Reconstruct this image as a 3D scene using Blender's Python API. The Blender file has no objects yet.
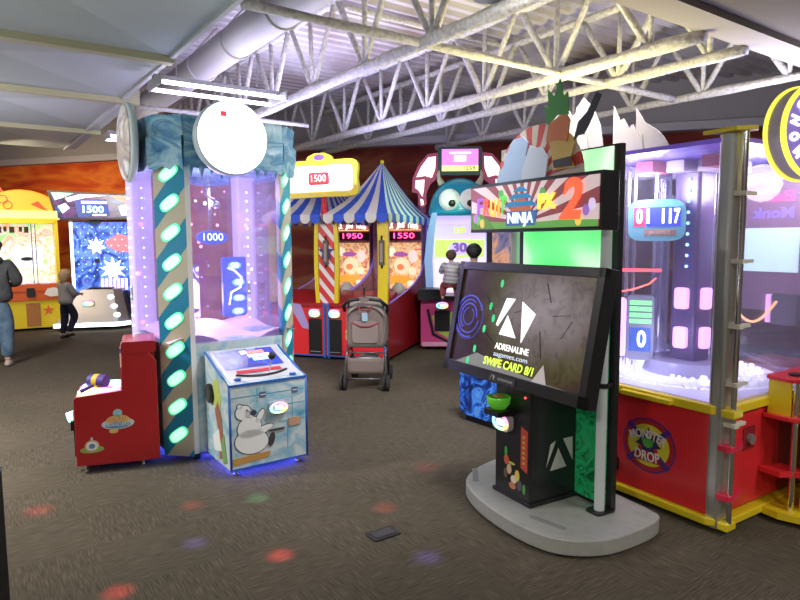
import bpy, bmesh, math, random
from mathutils import Vector, Matrix, Euler
random.seed(7)
PI = math.pi
R = math.radians
scene = bpy.context.scene
COL = scene.collection

# ------------------------------------------------------------------ camera
cam_data = bpy.data.cameras.new('camera')
cam_data.sensor_width = 36.0
cam_data.lens = 36.0 * 622.0 / 800.0
cam_data.clip_start = 0.05
cam = bpy.data.objects.new('camera', cam_data)
COL.objects.link(cam)
cam.matrix_world = Matrix.Translation((0, 0, 1.6)) @ Matrix.Rotation(R(90 - 5.5), 4, 'X') @ Matrix.Rotation(R(-0.3), 4, 'Z')
scene.camera = cam

# ------------------------------------------------------------------ world, exposure
scene.view_settings.view_transform = 'Standard'
scene.view_settings.look = 'None'
scene.view_settings.gamma = 1.0
scene.view_settings.use_curve_mapping = False
scene.view_settings.exposure = 0.0
world = bpy.data.worlds.new('world')
scene.world = world
world.use_nodes = True
bg = world.node_tree.nodes['Background']
bg.inputs[0].default_value = (0.42, 0.42, 0.5, 1)
bg.inputs[1].default_value = 0.22

CB, SB = math.cos(R(35.3)), math.sin(R(35.3))
def bw(x, y, z=0.0):
    """building axes (joists run along y) to world"""
    return Vector((x * CB - y * SB, x * SB + y * CB, z))

def area(name, loc, rot, sx, sy, power, color, spread=180):
    l = bpy.data.lights.new(name, 'AREA'); l.shape = 'RECTANGLE'
    l.size = sx; l.size_y = sy; l.energy = power; l.color = color; l.spread = R(spread)
    o = bpy.data.objects.new(name, l); COL.objects.link(o)
    o.location = loc; o.rotation_euler = rot
    return o
def spot(name, loc, target, power, color, size, blend=0.6, rad=0.01):
    l = bpy.data.lights.new(name, 'SPOT'); l.energy = power; l.color = color
    l.spot_size = R(size); l.spot_blend = blend; l.shadow_soft_size = rad
    o = bpy.data.objects.new(name, l); COL.objects.link(o); o.location = loc
    o.rotation_euler = (Vector(target) - Vector(loc)).to_track_quat('-Z', 'Y').to_euler()
    return o
def point(name, loc, power, color, rad=0.1):
    l = bpy.data.lights.new(name, 'POINT'); l.energy = power; l.color = color; l.shadow_soft_size = rad
    o = bpy.data.objects.new(name, l); COL.objects.link(o); o.location = loc
    return o
# added overhead fill behind and beside the camera, no fixtures built
area('overhead_fill', (-2.6, -1.6, 3.1), (0, 0, R(35)), 1.3, 0.3, 95, (1.0, 0.95, 0.86))
area('overhead_fill', (1.6, -1.8, 3.1), (0, 0, R(35)), 1.3, 0.3, 90, (1.0, 0.95, 0.86))
area('overhead_fill', (-4.6, 3.4, 2.95), (R(18), 0, R(35)), 1.3, 0.3, 330, (1.0, 0.95, 0.88))
# added upward fill in mid-air, brightening the sprayed roof from below
area('upward_fill', (1.35, 5.5, 2.05), (PI, 0, R(35)), 0.5, 0.5, 56, (1.0, 0.9, 0.42))
area('upward_fill', (-0.9, 7.4, 2.3), (PI, 0, 0), 1.2, 0.6, 80, (0.6, 0.58, 1.0))
area('upward_fill', (-4.7, 6.7, 1.8), (PI, 0, 0), 1.0, 1.0, 22, (0.85, 0.8, 1.0))
area('upward_fill', (-1.2, 5.9, 2.2), (PI, 0, 0), 1.0, 0.5, 34, (0.66, 0.6, 1.0))
area('upward_fill', (3.4, 5.6, 2.3), (PI, 0, 0), 1.2, 0.6, 48, (0.74, 0.72, 1.0))
area('upward_fill', (-3.6, 1.6, 1.0), (PI, 0, 0), 1.5, 1.5, 85, (0.9, 0.98, 1.0))
area('overhead_fill', (0.9, 3.75, 3.1), (R(38), 0, R(12)), 1.3, 0.3, 66, (1.0, 0.96, 0.9), 110)  # added overhead fill just out of view, brightens the tent game
area('overhead_fill', (3.6, 1.2, 3.05), (0, 0, R(35)), 1.3, 0.3, 70, (1.0, 0.96, 0.9))  # added overhead fill on the drop game side
area('mural_fill', (-6.6, 9.6, 3.0), (R(62), 0, R(-14)), 2.0, 0.2, 38, (1.0, 0.8, 0.55), 120)  # added fill brightening the mural's left, stands in for machine glow
# coloured disco beams on the carpet
for k, (tx, ty, c) in enumerate([(-2.17, 3.59, 'r'), (-1.27, 3.65, 'r'), (-0.62, 3.04, 'r'), (-1.3, 2.71, 'r'), (-0.1, 3.6, 'r'), (0.18, 4.27, 'r'),
                                 (-1.1, 3.17, 'b'), (0.13, 3.01, 'b'), (-0.9, 3.75, 'g')]):
    colr = {'r': (1, 0.05, 0.06), 'b': (0.2, 0.15, 1), 'g': (0.1, 0.8, 0.4)}[c]
    spot('disco_beam', (-0.6, 2.4, 3.05), (tx, ty, 0), (1300 if c == 'r' else 700) * (0.45 if k in (4, 1, 5) else 1), colr, 3.0, 1.0, 0.03)

# ------------------------------------------------------------------ materials
MATS = {}
def _new(name):
    m = bpy.data.materials.new(name); m.use_nodes = True
    nt = m.node_tree; b = nt.nodes['Principled BSDF']
    MATS[name] = m
    return m, nt, b
def mat(name, col=(.5, .5, .5), rough=0.5, metal=0.0, emit=None, es=0.0, coat=0.0):
    if name in MATS: return MATS[name]
    m, nt, b = _new(name)
    b.inputs['Base Color'].default_value = (*col, 1)
    b.inputs['Roughness'].default_value = rough
    b.inputs['Metallic'].default_value = metal
    b.inputs['Coat Weight'].default_value = coat
    if emit:
        b.inputs['Emission Color'].default_value = (*emit, 1)
        b.inputs['Emission Strength'].default_value = es
    return m
def N(nt, t, **kw):
    n = nt.nodes.new(t)
    for k, v in kw.items():
        if k == 'op': n.operation = v
        elif k in ('i0', 'i1', 'i2'): n.inputs[int(k[1])].default_value = v
        else: setattr(n, k, v)
    return n
def ramp(nt, fac, stops, const=False):
    r = nt.nodes.new('ShaderNodeValToRGB')
    r.color_ramp.interpolation = 'CONSTANT' if const else 'LINEAR'
    e = r.color_ramp.elements
    while len(e) < len(stops): e.new(0.5)
    for i, (p, c) in enumerate(stops):
        e[i].position = p; e[i].color = (*c, 1)
    nt.links.new(fac, r.inputs[0])
    return r.outputs[0]
def bump(nt, b, height, s, d=0.02):
    bn = nt.nodes.new('ShaderNodeBump'); bn.inputs['Strength'].default_value = s; bn.inputs['Distance'].default_value = d
    nt.links.new(height, bn.inputs['Height']); nt.links.new(bn.outputs[0], b.inputs['Normal'])
def noise(nt, vec, scale, detail=3, dist=0.0):
    n = nt.nodes.new('ShaderNodeTexNoise'); n.inputs['Scale'].default_value = scale
    n.inputs['Detail'].default_value = detail; n.inputs['Distortion'].default_value = dist
    if vec is not None: nt.links.new(vec, n.inputs['Vector'])
    return n.outputs[0]
def objco(nt, scale=(1, 1, 1), rot=(0, 0, 0), loc=(0, 0, 0)):
    t = nt.nodes.new('ShaderNodeTexCoord'); mp = nt.nodes.new('ShaderNodeMapping')
    mp.inputs['Scale'].default_value = scale; mp.inputs['Rotation'].default_value = rot; mp.inputs['Location'].default_value = loc
    nt.links.new(t.outputs['Object'], mp.inputs[0]); return mp.outputs[0]
def art(name, cols, scale=6, es=0.0, dist=1.5, detail=2, rough=0.35, sc=(1, 1, 1), const=False, base=1.0, lo=0.3, hi=0.7):
    """printed artwork: flowing patches of the given colours; es > 0 for a backlit panel"""
    if name in MATS: return MATS[name]
    m, nt, b = _new(name)
    f = noise(nt, objco(nt, sc), scale, detail, dist)
    n = len(cols)
    c = ramp(nt, f, [(lo + (hi - lo) * i / max(1, n - 1), cols[i]) for i in range(n)], const)
    if base != 1.0:
        mx = nt.nodes.new('ShaderNodeMix'); mx.data_type = 'RGBA'; mx.inputs[0].default_value = 1 - base
        mx.inputs[7].default_value = (0, 0, 0, 1); nt.links.new(c, mx.inputs[6]); nt.links.new(mx.outputs[2], b.inputs['Base Color'])
    else:
        nt.links.new(c, b.inputs['Base Color'])
    b.inputs['Roughness'].default_value = rough
    if es:
        nt.links.new(c, b.inputs['Emission Color']); b.inputs['Emission Strength'].default_value = es
    return m
def clear(name, tint=(1, 1, 1), alpha=0.12, rough=0.03, haze=None, hz=0.0):
    """clear acrylic: mostly see-through with a glossy skin and a little haze"""
    if name in MATS: return MATS[name]
    m = bpy.data.materials.new(name); m.use_nodes = True; MATS[name] = m
    nt = m.node_tree; nt.nodes.clear()
    out = nt.nodes.new('ShaderNodeOutputMaterial'); tr = nt.nodes.new('ShaderNodeBsdfTransparent'); tr.inputs[0].default_value = (*tint, 1)
    gl = nt.nodes.new('ShaderNodeBsdfGlossy'); gl.inputs['Roughness'].default_value = rough
    lw = nt.nodes.new('ShaderNodeLayerWeight'); lw.inputs[0].default_value = 0.25
    ma = N(nt, 'ShaderNodeMath', op='MULTIPLY_ADD', i1=0.38, i2=alpha); nt.links.new(lw.outputs['Fresnel'], ma.inputs[0])
    mx = nt.nodes.new('ShaderNodeMixShader'); nt.links.new(ma.outputs[0], mx.inputs[0])
    nt.links.new(tr.outputs[0], mx.inputs[1]); nt.links.new(gl.outputs[0], mx.inputs[2])
    last = mx.outputs[0]
    if haze:
        df = nt.nodes.new('ShaderNodeBsdfTranslucent'); df.inputs[0].default_value = (*haze, 1)
        m2 = nt.nodes.new('ShaderNodeMixShader'); m2.inputs[0].default_value = hz
        nt.links.new(last, m2.inputs[1]); nt.links.new(df.outputs[0], m2.inputs[2]); last = m2.outputs[0]
    nt.links.new(last, out.inputs[0])
    return m
def glow(name, col, es, base=None):
    return mat(name, base or tuple(min(1, c) for c in col), 0.4, 0, col, es)

# shared plain materials
BLACK = mat('black_plastic', (.012, .012, .014), .38)
BLACKM = mat('black_satin_metal', (.014, .014, .016), .3, 0.0, coat=.2)
REDP = mat('red_lacquer', (.80, .03, .04), .32, coat=.3)
REDD = mat('dark_red_panel', (.36, .01, .014), .4, coat=.2)
YEL = mat('yellow_plastic', (.85, .66, .02), .35, coat=.2)
CHROME = mat('chrome', (.8, .8, .82), .12, 1.0)
ALU = mat('aluminium', (.62, .62, .63), .32, 1.0)
WHITE = mat('white_plastic', (.8, .8, .8), .4)
GREYM = mat('grey_plastic', (.3, .3, .32), .5)
BLUE = mat('blue_trim', (.03, .13, .5), .35)
CREAM = mat('cream_plastic', (.75, .7, .58), .45)
GLASS = clear('clear_acrylic', (.97, .97, 1.0), .05)
WGLOW = glow('white_lamp', (1, 1, 1), 3.5)

# ------------------------------------------------------------------ mesh builder
class MB:
    def __init__(s):
        s.bm = bmesh.new(); s.mats = []; s.T = Matrix.Identity(4)
    def _mi(s, m):
        if m not in s.mats: s.mats.append(m)
        return s.mats.index(m)
    def at(s, loc=(0, 0, 0), rot=(0, 0, 0)):
        s.T = Matrix.Translation(loc) @ Euler([R(a) for a in rot]).to_matrix().to_4x4(); return s
    def add(s, vs, fs, m, smooth=False):
        mi = s._mi(m); bv = [s.bm.verts.new(s.T @ Vector(v)) for v in vs]
        for f in fs:
            try:
                fc = s.bm.faces.new([bv[i] for i in f]); fc.material_index = mi; fc.smooth = smooth
            except ValueError: pass
        return s
    def box(s, x0, x1, y0, y1, z0, z1, m):
        v = [(x, y, z) for z in (z0, z1) for y in (y0, y1) for x in (x0, x1)]
        return s.add(v, [(0, 2, 3, 1), (4, 5, 7, 6), (0, 1, 5, 4), (2, 6, 7, 3), (0, 4, 6, 2), (1, 3, 7, 5)], m)
    def rbox(s, x0, x1, y0, y1, z0, z1, m, r=.02, seg=3, axis='y'):
        """box with four rounded edges running along the axis"""
        a = {'y': (x0, x1, z0, z1), 'z': (x0, x1, y0, y1), 'x': (y0, y1, z0, z1)}[axis]
        pts = []
        for cx, cy, s0 in ((a[1] - r, a[3] - r, 0), (a[0] + r, a[3] - r, 1), (a[0] + r, a[2] + r, 2), (a[1] - r, a[2] + r, 3)):
            for k in range(seg + 1):
                t = (s0 + k / seg) * PI / 2; pts.append((cx + r * math.cos(t), cy + r * math.sin(t)))
        d = {'y': (y0, y1), 'z': (z0, z1), 'x': (x0, x1)}[axis]
        return s.prism(pts, {'y': 'xz', 'z': 'xy', 'x': 'yz'}[axis], d[0], d[1], m)
    def prism(s, pts, plane, a0, a1, m, smooth=False):
        n = len(pts)
        def P(p, a):
            return {'xz': (p[0], a, p[1]), 'xy': (p[0], p[1], a), 'yz': (a, p[0], p[1])}[plane]
        vs = [P(p, a0) for p in pts] + [P(p, a1) for p in pts]
        fs = [tuple(range(n)), tuple(range(2 * n - 1, n - 1, -1))] + [(i, (i + 1) % n, n + (i + 1) % n, n + i) for i in range(n)]
        return s.add(vs, fs, m, smooth)
    def cyl(s, p0, p1, r0, m, r1=None, n=12, caps=True, smooth=True):
        r1 = r0 if r1 is None else r1
        p0, p1 = Vector(p0), Vector(p1); d = (p1 - p0)
        if d.length < 1e-6: return s
        q = d.to_track_quat('Z', 'Y').to_matrix()
        vs = [tuple(p + q @ Vector((r * math.cos(2 * PI * k / n), r * math.sin(2 * PI * k / n), 0))) for p, r in ((p0, r0), (p1, r1)) for k in range(n)]
        s.add(vs, [(k, (k + 1) % n, n + (k + 1) % n, n + k) for k in range(n)], m, smooth)
        if caps:
            s.add(vs[:n], [tuple(range(n - 1, -1, -1))], m); s.add(vs[n:], [tuple(range(n))], m)
        return s
    def tube(s, pts, r, m, n=8, closed=False, rs=None):
        pts = [Vector(p) for p in pts]; L = len(pts); rings = []
        up = Vector((0, 0, 1))
        for i, p in enumerate(pts):
            a = pts[(i - 1) % L] if (closed or i > 0) else p
            b = pts[(i + 1) % L] if (closed or i < L - 1) else p
            q = (b - a).normalized().to_track_quat('Z', 'Y').to_matrix()
            t = (b - a).normalized()
            ref = up if abs(t.dot(up)) < .95 else Vector((0, 1, 0))
            x = t.cross(ref).normalized(); y = t.cross(x).normalized()
            rr = rs[i] if rs else r
            rings.append([p + x * (rr * math.cos(2 * PI * k / n)) + y * (rr * math.sin(2 * PI * k / n)) for k in range(n)])
        vs = [v for r_ in rings for v in r_]; fs = []
        for i in range(L if closed else L - 1):
            j = (i + 1) % L
            fs += [(i * n + k, i * n + (k + 1) % n, j * n + (k + 1) % n, j * n + k) for k in range(n)]
        if not closed:
            fs += [tuple(range(n - 1, -1, -1)), tuple((L - 1) * n + k for k in range(n))]
        return s.add([tuple(v) for v in vs], fs, m, True)
    def lathe(s, prof, m, n=24, loc=(0, 0, 0), sx=1, sy=1):
        vs = []; L = len(prof)
        for r, z in prof:
            for k in range(n):
                t = 2 * PI * k / n; vs.append((loc[0] + r * sx * math.cos(t), loc[1] + r * sy * math.sin(t), loc[2] + z))
        fs = [(i * n + k, i * n + (k + 1) % n, (i + 1) * n + (k + 1) % n, (i + 1) * n + k) for i in range(L - 1) for k in range(n)]
        if prof[0][0] > 1e-4: fs.append(tuple(range(n - 1, -1, -1)))
        if prof[-1][0] > 1e-4: fs.append(tuple((L - 1) * n + k for k in range(n)))
        return s.add(vs, fs, m, True)
    def ball(s, c, r, m, n=16, k=10, sz=1.0, sx=1, sy=1):
        return s.lathe([(max(1e-5, r * math.sin(PI * i / k)), -r * sz * math.cos(PI * i / k)) for i in range(k + 1)], m, n, c, sx, sy)
    def disc(s, c, r, d, m, n=24, rx=None, rz=None, plane='xz'):
        rx = rx or r; rz = rz or r
        if plane == 'xz':
            return s.prism([(c[0] + rx * math.cos(2 * PI * k / n), c[2] + rz * math.sin(2 * PI * k / n)) for k in range(n)], 'xz', c[1] - d, c[1], m)
        return s.prism([(c[0] + rx * math.cos(2 * PI * k / n), c[1] + rz * math.sin(2 * PI * k / n)) for k in range(n)], 'xy', c[2], c[2] + d, m)
    def ring(s, c, r0, r1, d, m, n=32, a0=0, a1=360):
        vs, fs = [], []
        full = abs(a1 - a0) >= 360; cnt = n if full else n + 1
        for k in range(cnt):
            t = R(a0 + (a1 - a0) * k / n)
            for rr in (r0, r1):
                for dd in (-d, 0): vs.append((c[0] + rr * math.cos(t), c[1] + dd, c[2] + rr * math.sin(t)))
        for k in range(n):
            a, b = 4 * k, 4 * ((k + 1) % cnt)
            fs += [(a, a + 2, b + 2, b), (a + 1, b + 1, b + 3, a + 3), (a + 2, a + 3, b + 3, b + 2), (a, b, b + 1, a + 1)]
        return s.add(vs, fs, m)
    def grid(s, fn, nu, nv, m, smooth=True, th=None):
        vs = [tuple(fn(i / nu, j / nv)) for j in range(nv + 1) for i in range(nu + 1)]
        fs = [(j * (nu + 1) + i, j * (nu + 1) + i + 1, (j + 1) * (nu + 1) + i + 1, (j + 1) * (nu + 1) + i) for j in range(nv) for i in range(nu)]
        return s.add(vs, fs, m, smooth)
    def build(s, name, parent=None, loc=None, bevel=0.0, rot=None, solid=0.0, recalc=True):
        if recalc: bmesh.ops.recalc_face_normals(s.bm, faces=s.bm.faces)
        me = bpy.data.meshes.new(name); s.bm.to_mesh(me); s.bm.free()
        for m in s.mats: me.materials.append(m)
        o = bpy.data.objects.new(name, me); COL.objects.link(o)
        if parent: o.parent = parent
        if loc: o.location = loc
        if rot: o.rotation_euler = [R(a) for a in rot]
        if bevel:
            b = o.modifiers.new('b', 'BEVEL'); b.width = bevel; b.segments = 2; b.limit_method = 'ANGLE'; b.angle_limit = R(40)
        if solid:
            b = o.modifiers.new('s', 'SOLIDIFY'); b.thickness = solid; b.offset = 0
        return o
def thing(name, x, y, deg, label, cat, z=0.0, group=None):
    o = bpy.data.objects.new(name, None); COL.objects.link(o); o.location = (x, y, z); o.rotation_euler = (0, 0, R(deg))
    o.empty_display_size = .1
    return tag(o, label, cat, group)
def tag(o, label, cat, group=None):
    o['label'] = label; o['category'] = cat
    if group: o['group'] = group
    return o
def struct(o):
    o['kind'] = 'structure'; return o
def writing(name, s, parent, loc, h, m, w=None, rot=(90, 0, 0), ext=.002, bold=.0, shear=0.0, align='CENTER', arc=None):
    """raised lettering; h = cap height, w = total width"""
    cu = bpy.data.curves.new(name, 'FONT'); cu.body = s; cu.size = h / 0.7; cu.extrude = ext; cu.offset = bold
    cu.align_x = 'CENTER'; cu.align_y = 'CENTER'; cu.shear = shear; cu.resolution_u = 3
    tmp = bpy.data.objects.new('tmp', cu); COL.objects.link(tmp)
    dg = bpy.context.evaluated_depsgraph_get()
    me = bpy.data.meshes.new_from_object(tmp.evaluated_get(dg)); bpy.data.objects.remove(tmp); bpy.data.curves.remove(cu)
    xs = [v.co.x for v in me.vertices]
    if xs and w:
        k = w / (max(xs) - min(xs)); cx = (max(xs) + min(xs)) / 2
        for v in me.vertices: v.co.x = (v.co.x - cx) * k
    if arc:
        for v in me.vertices:
            R0 = abs(arc); t = v.co.x / R0
            if arc > 0: r = R0 + v.co.y; v.co.x, v.co.y = r * math.sin(t), r * math.cos(t) - R0
            else: r = R0 - v.co.y; v.co.x, v.co.y = r * math.sin(t), R0 - r * math.cos(t)
    me.materials.clear(); me.materials.append(m)
    o = bpy.data.objects.new(name, me); COL.objects.link(o); o.parent = parent
    o.location = loc; o.rotation_euler = [R(a) for a in rot]
    return o
def dup(root, loc=None, rotz=None, label=None):
    r = root.copy(); COL.objects.link(r)
    if loc is not None: r.location = loc
    if rotz is not None: r.rotation_euler = (0, 0, R(rotz))
    if label: r['label'] = label
    for ch in list(root.children):
        c = ch.copy(); COL.objects.link(c); c.parent = r
        for g in list(ch.children):
            d = g.copy(); COL.objects.link(d); d.parent = c
    return r
def star(cx, cz, r0, r1, n, a=0):
    return [(cx + (r0 if k % 2 else r1) * math.sin(PI * k / n + a), cz + (r0 if k % 2 else r1) * math.cos(PI * k / n + a)) for k in range(2 * n)]

# =================================================================== SETTING
# floor: carpet tiles, each turned a quarter from its neighbour
def carpet():
    m, nt, b = _new('carpet_tiles')
    co = objco(nt, (1, 1, 1), (0, 0, R(-35.3)))
    sep = nt.nodes.new('ShaderNodeSeparateXYZ'); nt.links.new(co, sep.inputs[0])
    ch = nt.nodes.new('ShaderNodeTexChecker'); ch.inputs['Scale'].default_value = 1 / .5
    add = N(nt, 'ShaderNodeVectorMath', op='MULTIPLY'); add.inputs[1].default_value = (1, 1, 0); nt.links.new(co, add.inputs[0])
    nt.links.new(add.outputs[0], ch.inputs['Vector'])
    def streak(sx, sy):
        mp = nt.nodes.new('ShaderNodeMapping'); mp.inputs['Scale'].default_value = (sx, sy, 1); nt.links.new(co, mp.inputs[0])
        return noise(nt, mp.outputs[0], 1.0, 4)
    a = streak(150, 10); c = streak(10, 150)
    mx = nt.nodes.new('ShaderNodeMix'); nt.links.new(ch.outputs['Fac'], mx.inputs[0]); nt.links.new(a, mx.inputs[2]); nt.links.new(c, mx.inputs[3])
    big = noise(nt, co, .8, 3)
    colr = ramp(nt, mx.outputs[0], [(.28, (.060, .051, .037)), (.5, (.095, .080, .060)), (.72, (.155, .132, .10))])
    tint = ramp(nt, big, [(.3, (.8, .82, .78)), (.7, (1.12, 1.08, 1.05))])
    mul = nt.nodes.new('ShaderNodeMix'); mul.data_type = 'RGBA'; mul.blend_type = 'MULTIPLY'; mul.inputs[0].default_value = 1
    nt.links.new(colr, mul.inputs[6]); nt.links.new(tint, mul.inputs[7]); nt.links.new(mul.outputs[2], b.inputs['Base Color'])
    b.inputs['Roughness'].default_value = .92; b.inputs['Specular IOR Level'].default_value = .2
    bump(nt, b, mx.outputs[0], .5, .004)
    return m
MB_ = MB(); MB_.box(-11, 8, -4.5, 16, -.1, 0, carpet()); struct(MB_.build('floor'))

def mural():
    m, nt, b = _new('sunset_mural')
    co = objco(nt, (.35, 1, 1.6))
    f = noise(nt, co, 1.5, 5, .8)
    t = nt.nodes.new('ShaderNodeTexCoord'); sep = nt.nodes.new('ShaderNodeSeparateXYZ'); nt.links.new(t.outputs['Object'], sep.inputs[0])
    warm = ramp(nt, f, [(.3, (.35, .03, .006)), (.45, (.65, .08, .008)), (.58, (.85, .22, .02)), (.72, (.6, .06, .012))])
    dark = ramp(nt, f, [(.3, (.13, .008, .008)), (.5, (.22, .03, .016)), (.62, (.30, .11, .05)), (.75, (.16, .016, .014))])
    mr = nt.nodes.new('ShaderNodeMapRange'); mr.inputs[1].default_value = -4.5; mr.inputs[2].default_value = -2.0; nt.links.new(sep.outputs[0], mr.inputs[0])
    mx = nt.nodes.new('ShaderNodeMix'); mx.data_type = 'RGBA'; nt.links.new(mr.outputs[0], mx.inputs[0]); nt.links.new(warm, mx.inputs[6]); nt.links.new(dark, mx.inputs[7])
    nt.links.new(mx.outputs[2], b.inputs['Base Color']); b.inputs['Roughness'].default_value = .75
    return m
WALLP = mat('wall_paint_grey', (.42, .41, .42), .8)
WALLT = mat('wall_paint_tan', (.30, .24, .2), .85)
th = -17.2
# back wall: mural below, grey bulkhead above (frame: x along the wall, y away from the camera)
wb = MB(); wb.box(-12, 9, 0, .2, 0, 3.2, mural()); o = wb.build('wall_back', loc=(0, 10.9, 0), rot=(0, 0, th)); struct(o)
wb = MB(); wb.box(-12, 9, -.12, .2, 3.2, 4.2, WALLP); o = wb.build('wall_back_upper', loc=(0, 10.9, 0), rot=(0, 0, th)); struct(o)
wb = MB(); wb.box(-12, 9, -.2, -.1, 3.2, 3.32, mat('trim_white', (.55, .55, .6), .6)); o = wb.build('trim_1', loc=(0, 10.9, 0), rot=(0, 0, th)); struct(o)
wb = MB(); wb.box(-11.1, -11, -4.5, 16, 0, 4.2, WALLT); struct(wb.build('wall_left'))
wb = MB(); wb.box(8, 8.1, -4.5, 16, 0, 4.2, WALLP); struct(wb.build('wall_right'))
wb = MB(); wb.box(-11, 8, -4.6, -4.5, 0, 4.2, WALLT); struct(wb.build('wall_rear'))

def spray(name, c1, c2, sc=28):
    m, nt, b = _new(name)
    f = noise(nt, objco(nt), sc, 6)
    g = noise(nt, objco(nt), 3, 2)
    c = ramp(nt, f, [(.32, c2), (.6, c1)])
    nt.links.new(c, b.inputs['Base Color']); b.inputs['Roughness'].default_value = .95
    bump(nt, b, f, .9, .02)
    return m
SPRAY = spray('sprayed_fireproofing', (.66, .65, .61), (.46, .44, .40))
def deckmat():
    m, nt, b = _new('roof_deck')
    f = noise(nt, objco(nt, (1, .25, 1)), 1.2, 5); f2 = noise(nt, objco(nt), 30, 3)
    c = ramp(nt, f, [(.35, (.36, .30, .29)), (.5, (.52, .49, .49)), (.7, (.6, .58, .58))])
    nt.links.new(c, b.inputs['Base Color']); b.inputs['Roughness'].default_value = .9
    bump(nt, b, f2, .4, .01)
    return m
# corrugated roof deck, ribs run along x of the building axes
dk = MB(); DM = deckmat()
prof = []; y = -9.0
while y < 15:
    prof += [(y, 3.97), (y + .08, 3.97), (y + .10, 3.92), (y + .17, 3.92), (y + .19, 3.97)]; y += .19
vs = []; fs = []
for (yy, zz) in prof: vs += [tuple(bw(-14, yy, zz)), tuple(bw(14, yy, zz))]
for i in range(len(prof) - 1): fs.append((2 * i, 2 * i + 1, 2 * i + 3, 2 * i + 2))
dk.add(vs, fs, DM); dk.grid(lambda u, v: bw(-14 + 28 * u, -9 + 24 * v, 4.15), 1, 1, DM)
struct(dk.build('ceiling', recalc=False))

# ------------------------------------------------------------------ roof steel
def wall_limit(xb):
    # y (building axes) at which the back wall is met
    return (10.75 - xb * (SB + .31 * CB)) / (CB - .31 * SB) - .15
def bar(mb, p, q, r, m=SPRAY, n=6, jit=.15):
    p, q = Vector(p), Vector(q); L = (q - p).length; k = max(2, int(L / .25))
    pts = [p.lerp(q, i / k) for i in range(k + 1)]
    mb.tube(pts, r, m, n, rs=[r * (1 + random.uniform(-jit, jit)) for _ in pts])
def joist(xb, zb, zt, y0, label, pitch=.98, off=0.0, rb=.055, group='sprayed white roof joists'):
    y1 = wall_limit(xb)
    mid = bw(xb, (y0 + y1) / 2, 0)
    t = tag(bpy.data.objects.new('roof_joist', None), label, 'roof joist', group); COL.objects.link(t)
    def part(n, f):
        mb = MB(); f(mb); o = mb.build(n, t); return o
    part('bottom_chord', lambda mb: bar(mb, bw(xb, y0, zb), bw(xb, y1, zb), rb, n=8))
    part('top_chord', lambda mb: bar(mb, bw(xb, y0, zt), bw(xb, y1, zt), rb * .9, n=8))
    y = y0 + off
    while y < y1 - .1:
        for dy in (-pitch * .48, 0, pitch * .48):
            if y0 < y + dy < y1:
                part('web_bar', lambda mb: bar(mb, bw(xb, y, zb), bw(xb + random.uniform(-.02, .02), y + dy, zt), .030 if dy else .024))
        y += pitch
    return t
joist(3.04, 3.12, 3.86, 2.62, 'sprayed white roof joist passing over the glowing round lamp of the icy tower', off=.25)
joist(4.67, 3.12, 3.86, 2.62, 'thick sprayed roof joist running from above the striped tents to over the ninja game', off=.45)
joist(5.3, 3.12, 3.8, 2.62, 'slim roof joist with a zigzag web running over the glass drop game', pitch=.9, off=.3, rb=.045)
joist(6.55, 3.12, 3.75, 2.62, 'roof joist furthest along, near the grey bulkhead above the drop game', pitch=.85, off=.2, rb=.042)
def bridging(yb, x0, x1, z, label, r=.045):
    mb = MB(); bar(mb, bw(x0, yb, z), bw(x1, yb, z), r); tag(mb.build('bridging_bar'), label, 'roof bar', 'bars crossing the joists')
bridging(3.97, 1.58, 6.6, 3.12, 'rough sprayed bar crossing the joists, passing just under the thick duct', .035)
bridging(7.6, 1.75, 3.9, 3.12, 'thin pale bar crossing the roof behind the icy tower', .03)
bridging(5.4, 3.04, 5.6, 3.84, 'bar high under the deck between the middle joists', .03)
bridging(3.3, 3.04, 6.4, 3.75, 'yellow-lit bar high under the deck above the thick joist', .03)

# ducts
DUCT = mat('duct_white', (.55, .54, .52), .6)
t = thing('air_duct', 0, 0, 0, 'thick white round air duct hung under the roof deck', 'duct')
mb = MB(); mb.cyl(bw(2.27, 2.75, 3.48), bw(2.27, 9.6, 3.48), .155, DUCT, n=24); mb.build('duct_pipe', t)
for yb in (3.85, 4.85, 5.85, 6.85):
    mb = MB(); c = bw(2.27, yb, 3.48); pts = []
    for k in range(13):
        a = R(-100 + 200 * k / 12 - 90 + 90)
        pts.append(c + bw(math.sin(a + PI) * .165, 0, math.cos(a + PI) * .165))
    pts.append(c + bw(.165, 0, .42))
    mb.tube(pts, .010, DUCT, 6); mb.build('duct_strap', t)
t = thing('air_duct', 0, 0, 0, 'round grey duct outlet hanging at the top edge of the view', 'duct')
mb = MB(); c = Vector((.60, 4.25, 3.27)); mb.lathe([(.001, -.10), (.12, -.09), (.2, -.02), (.215, .08), (.215, .62)], mat('duct_grey', (.5, .52, .56), .5), 28, c); mb.build('outlet_drum', t)

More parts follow.
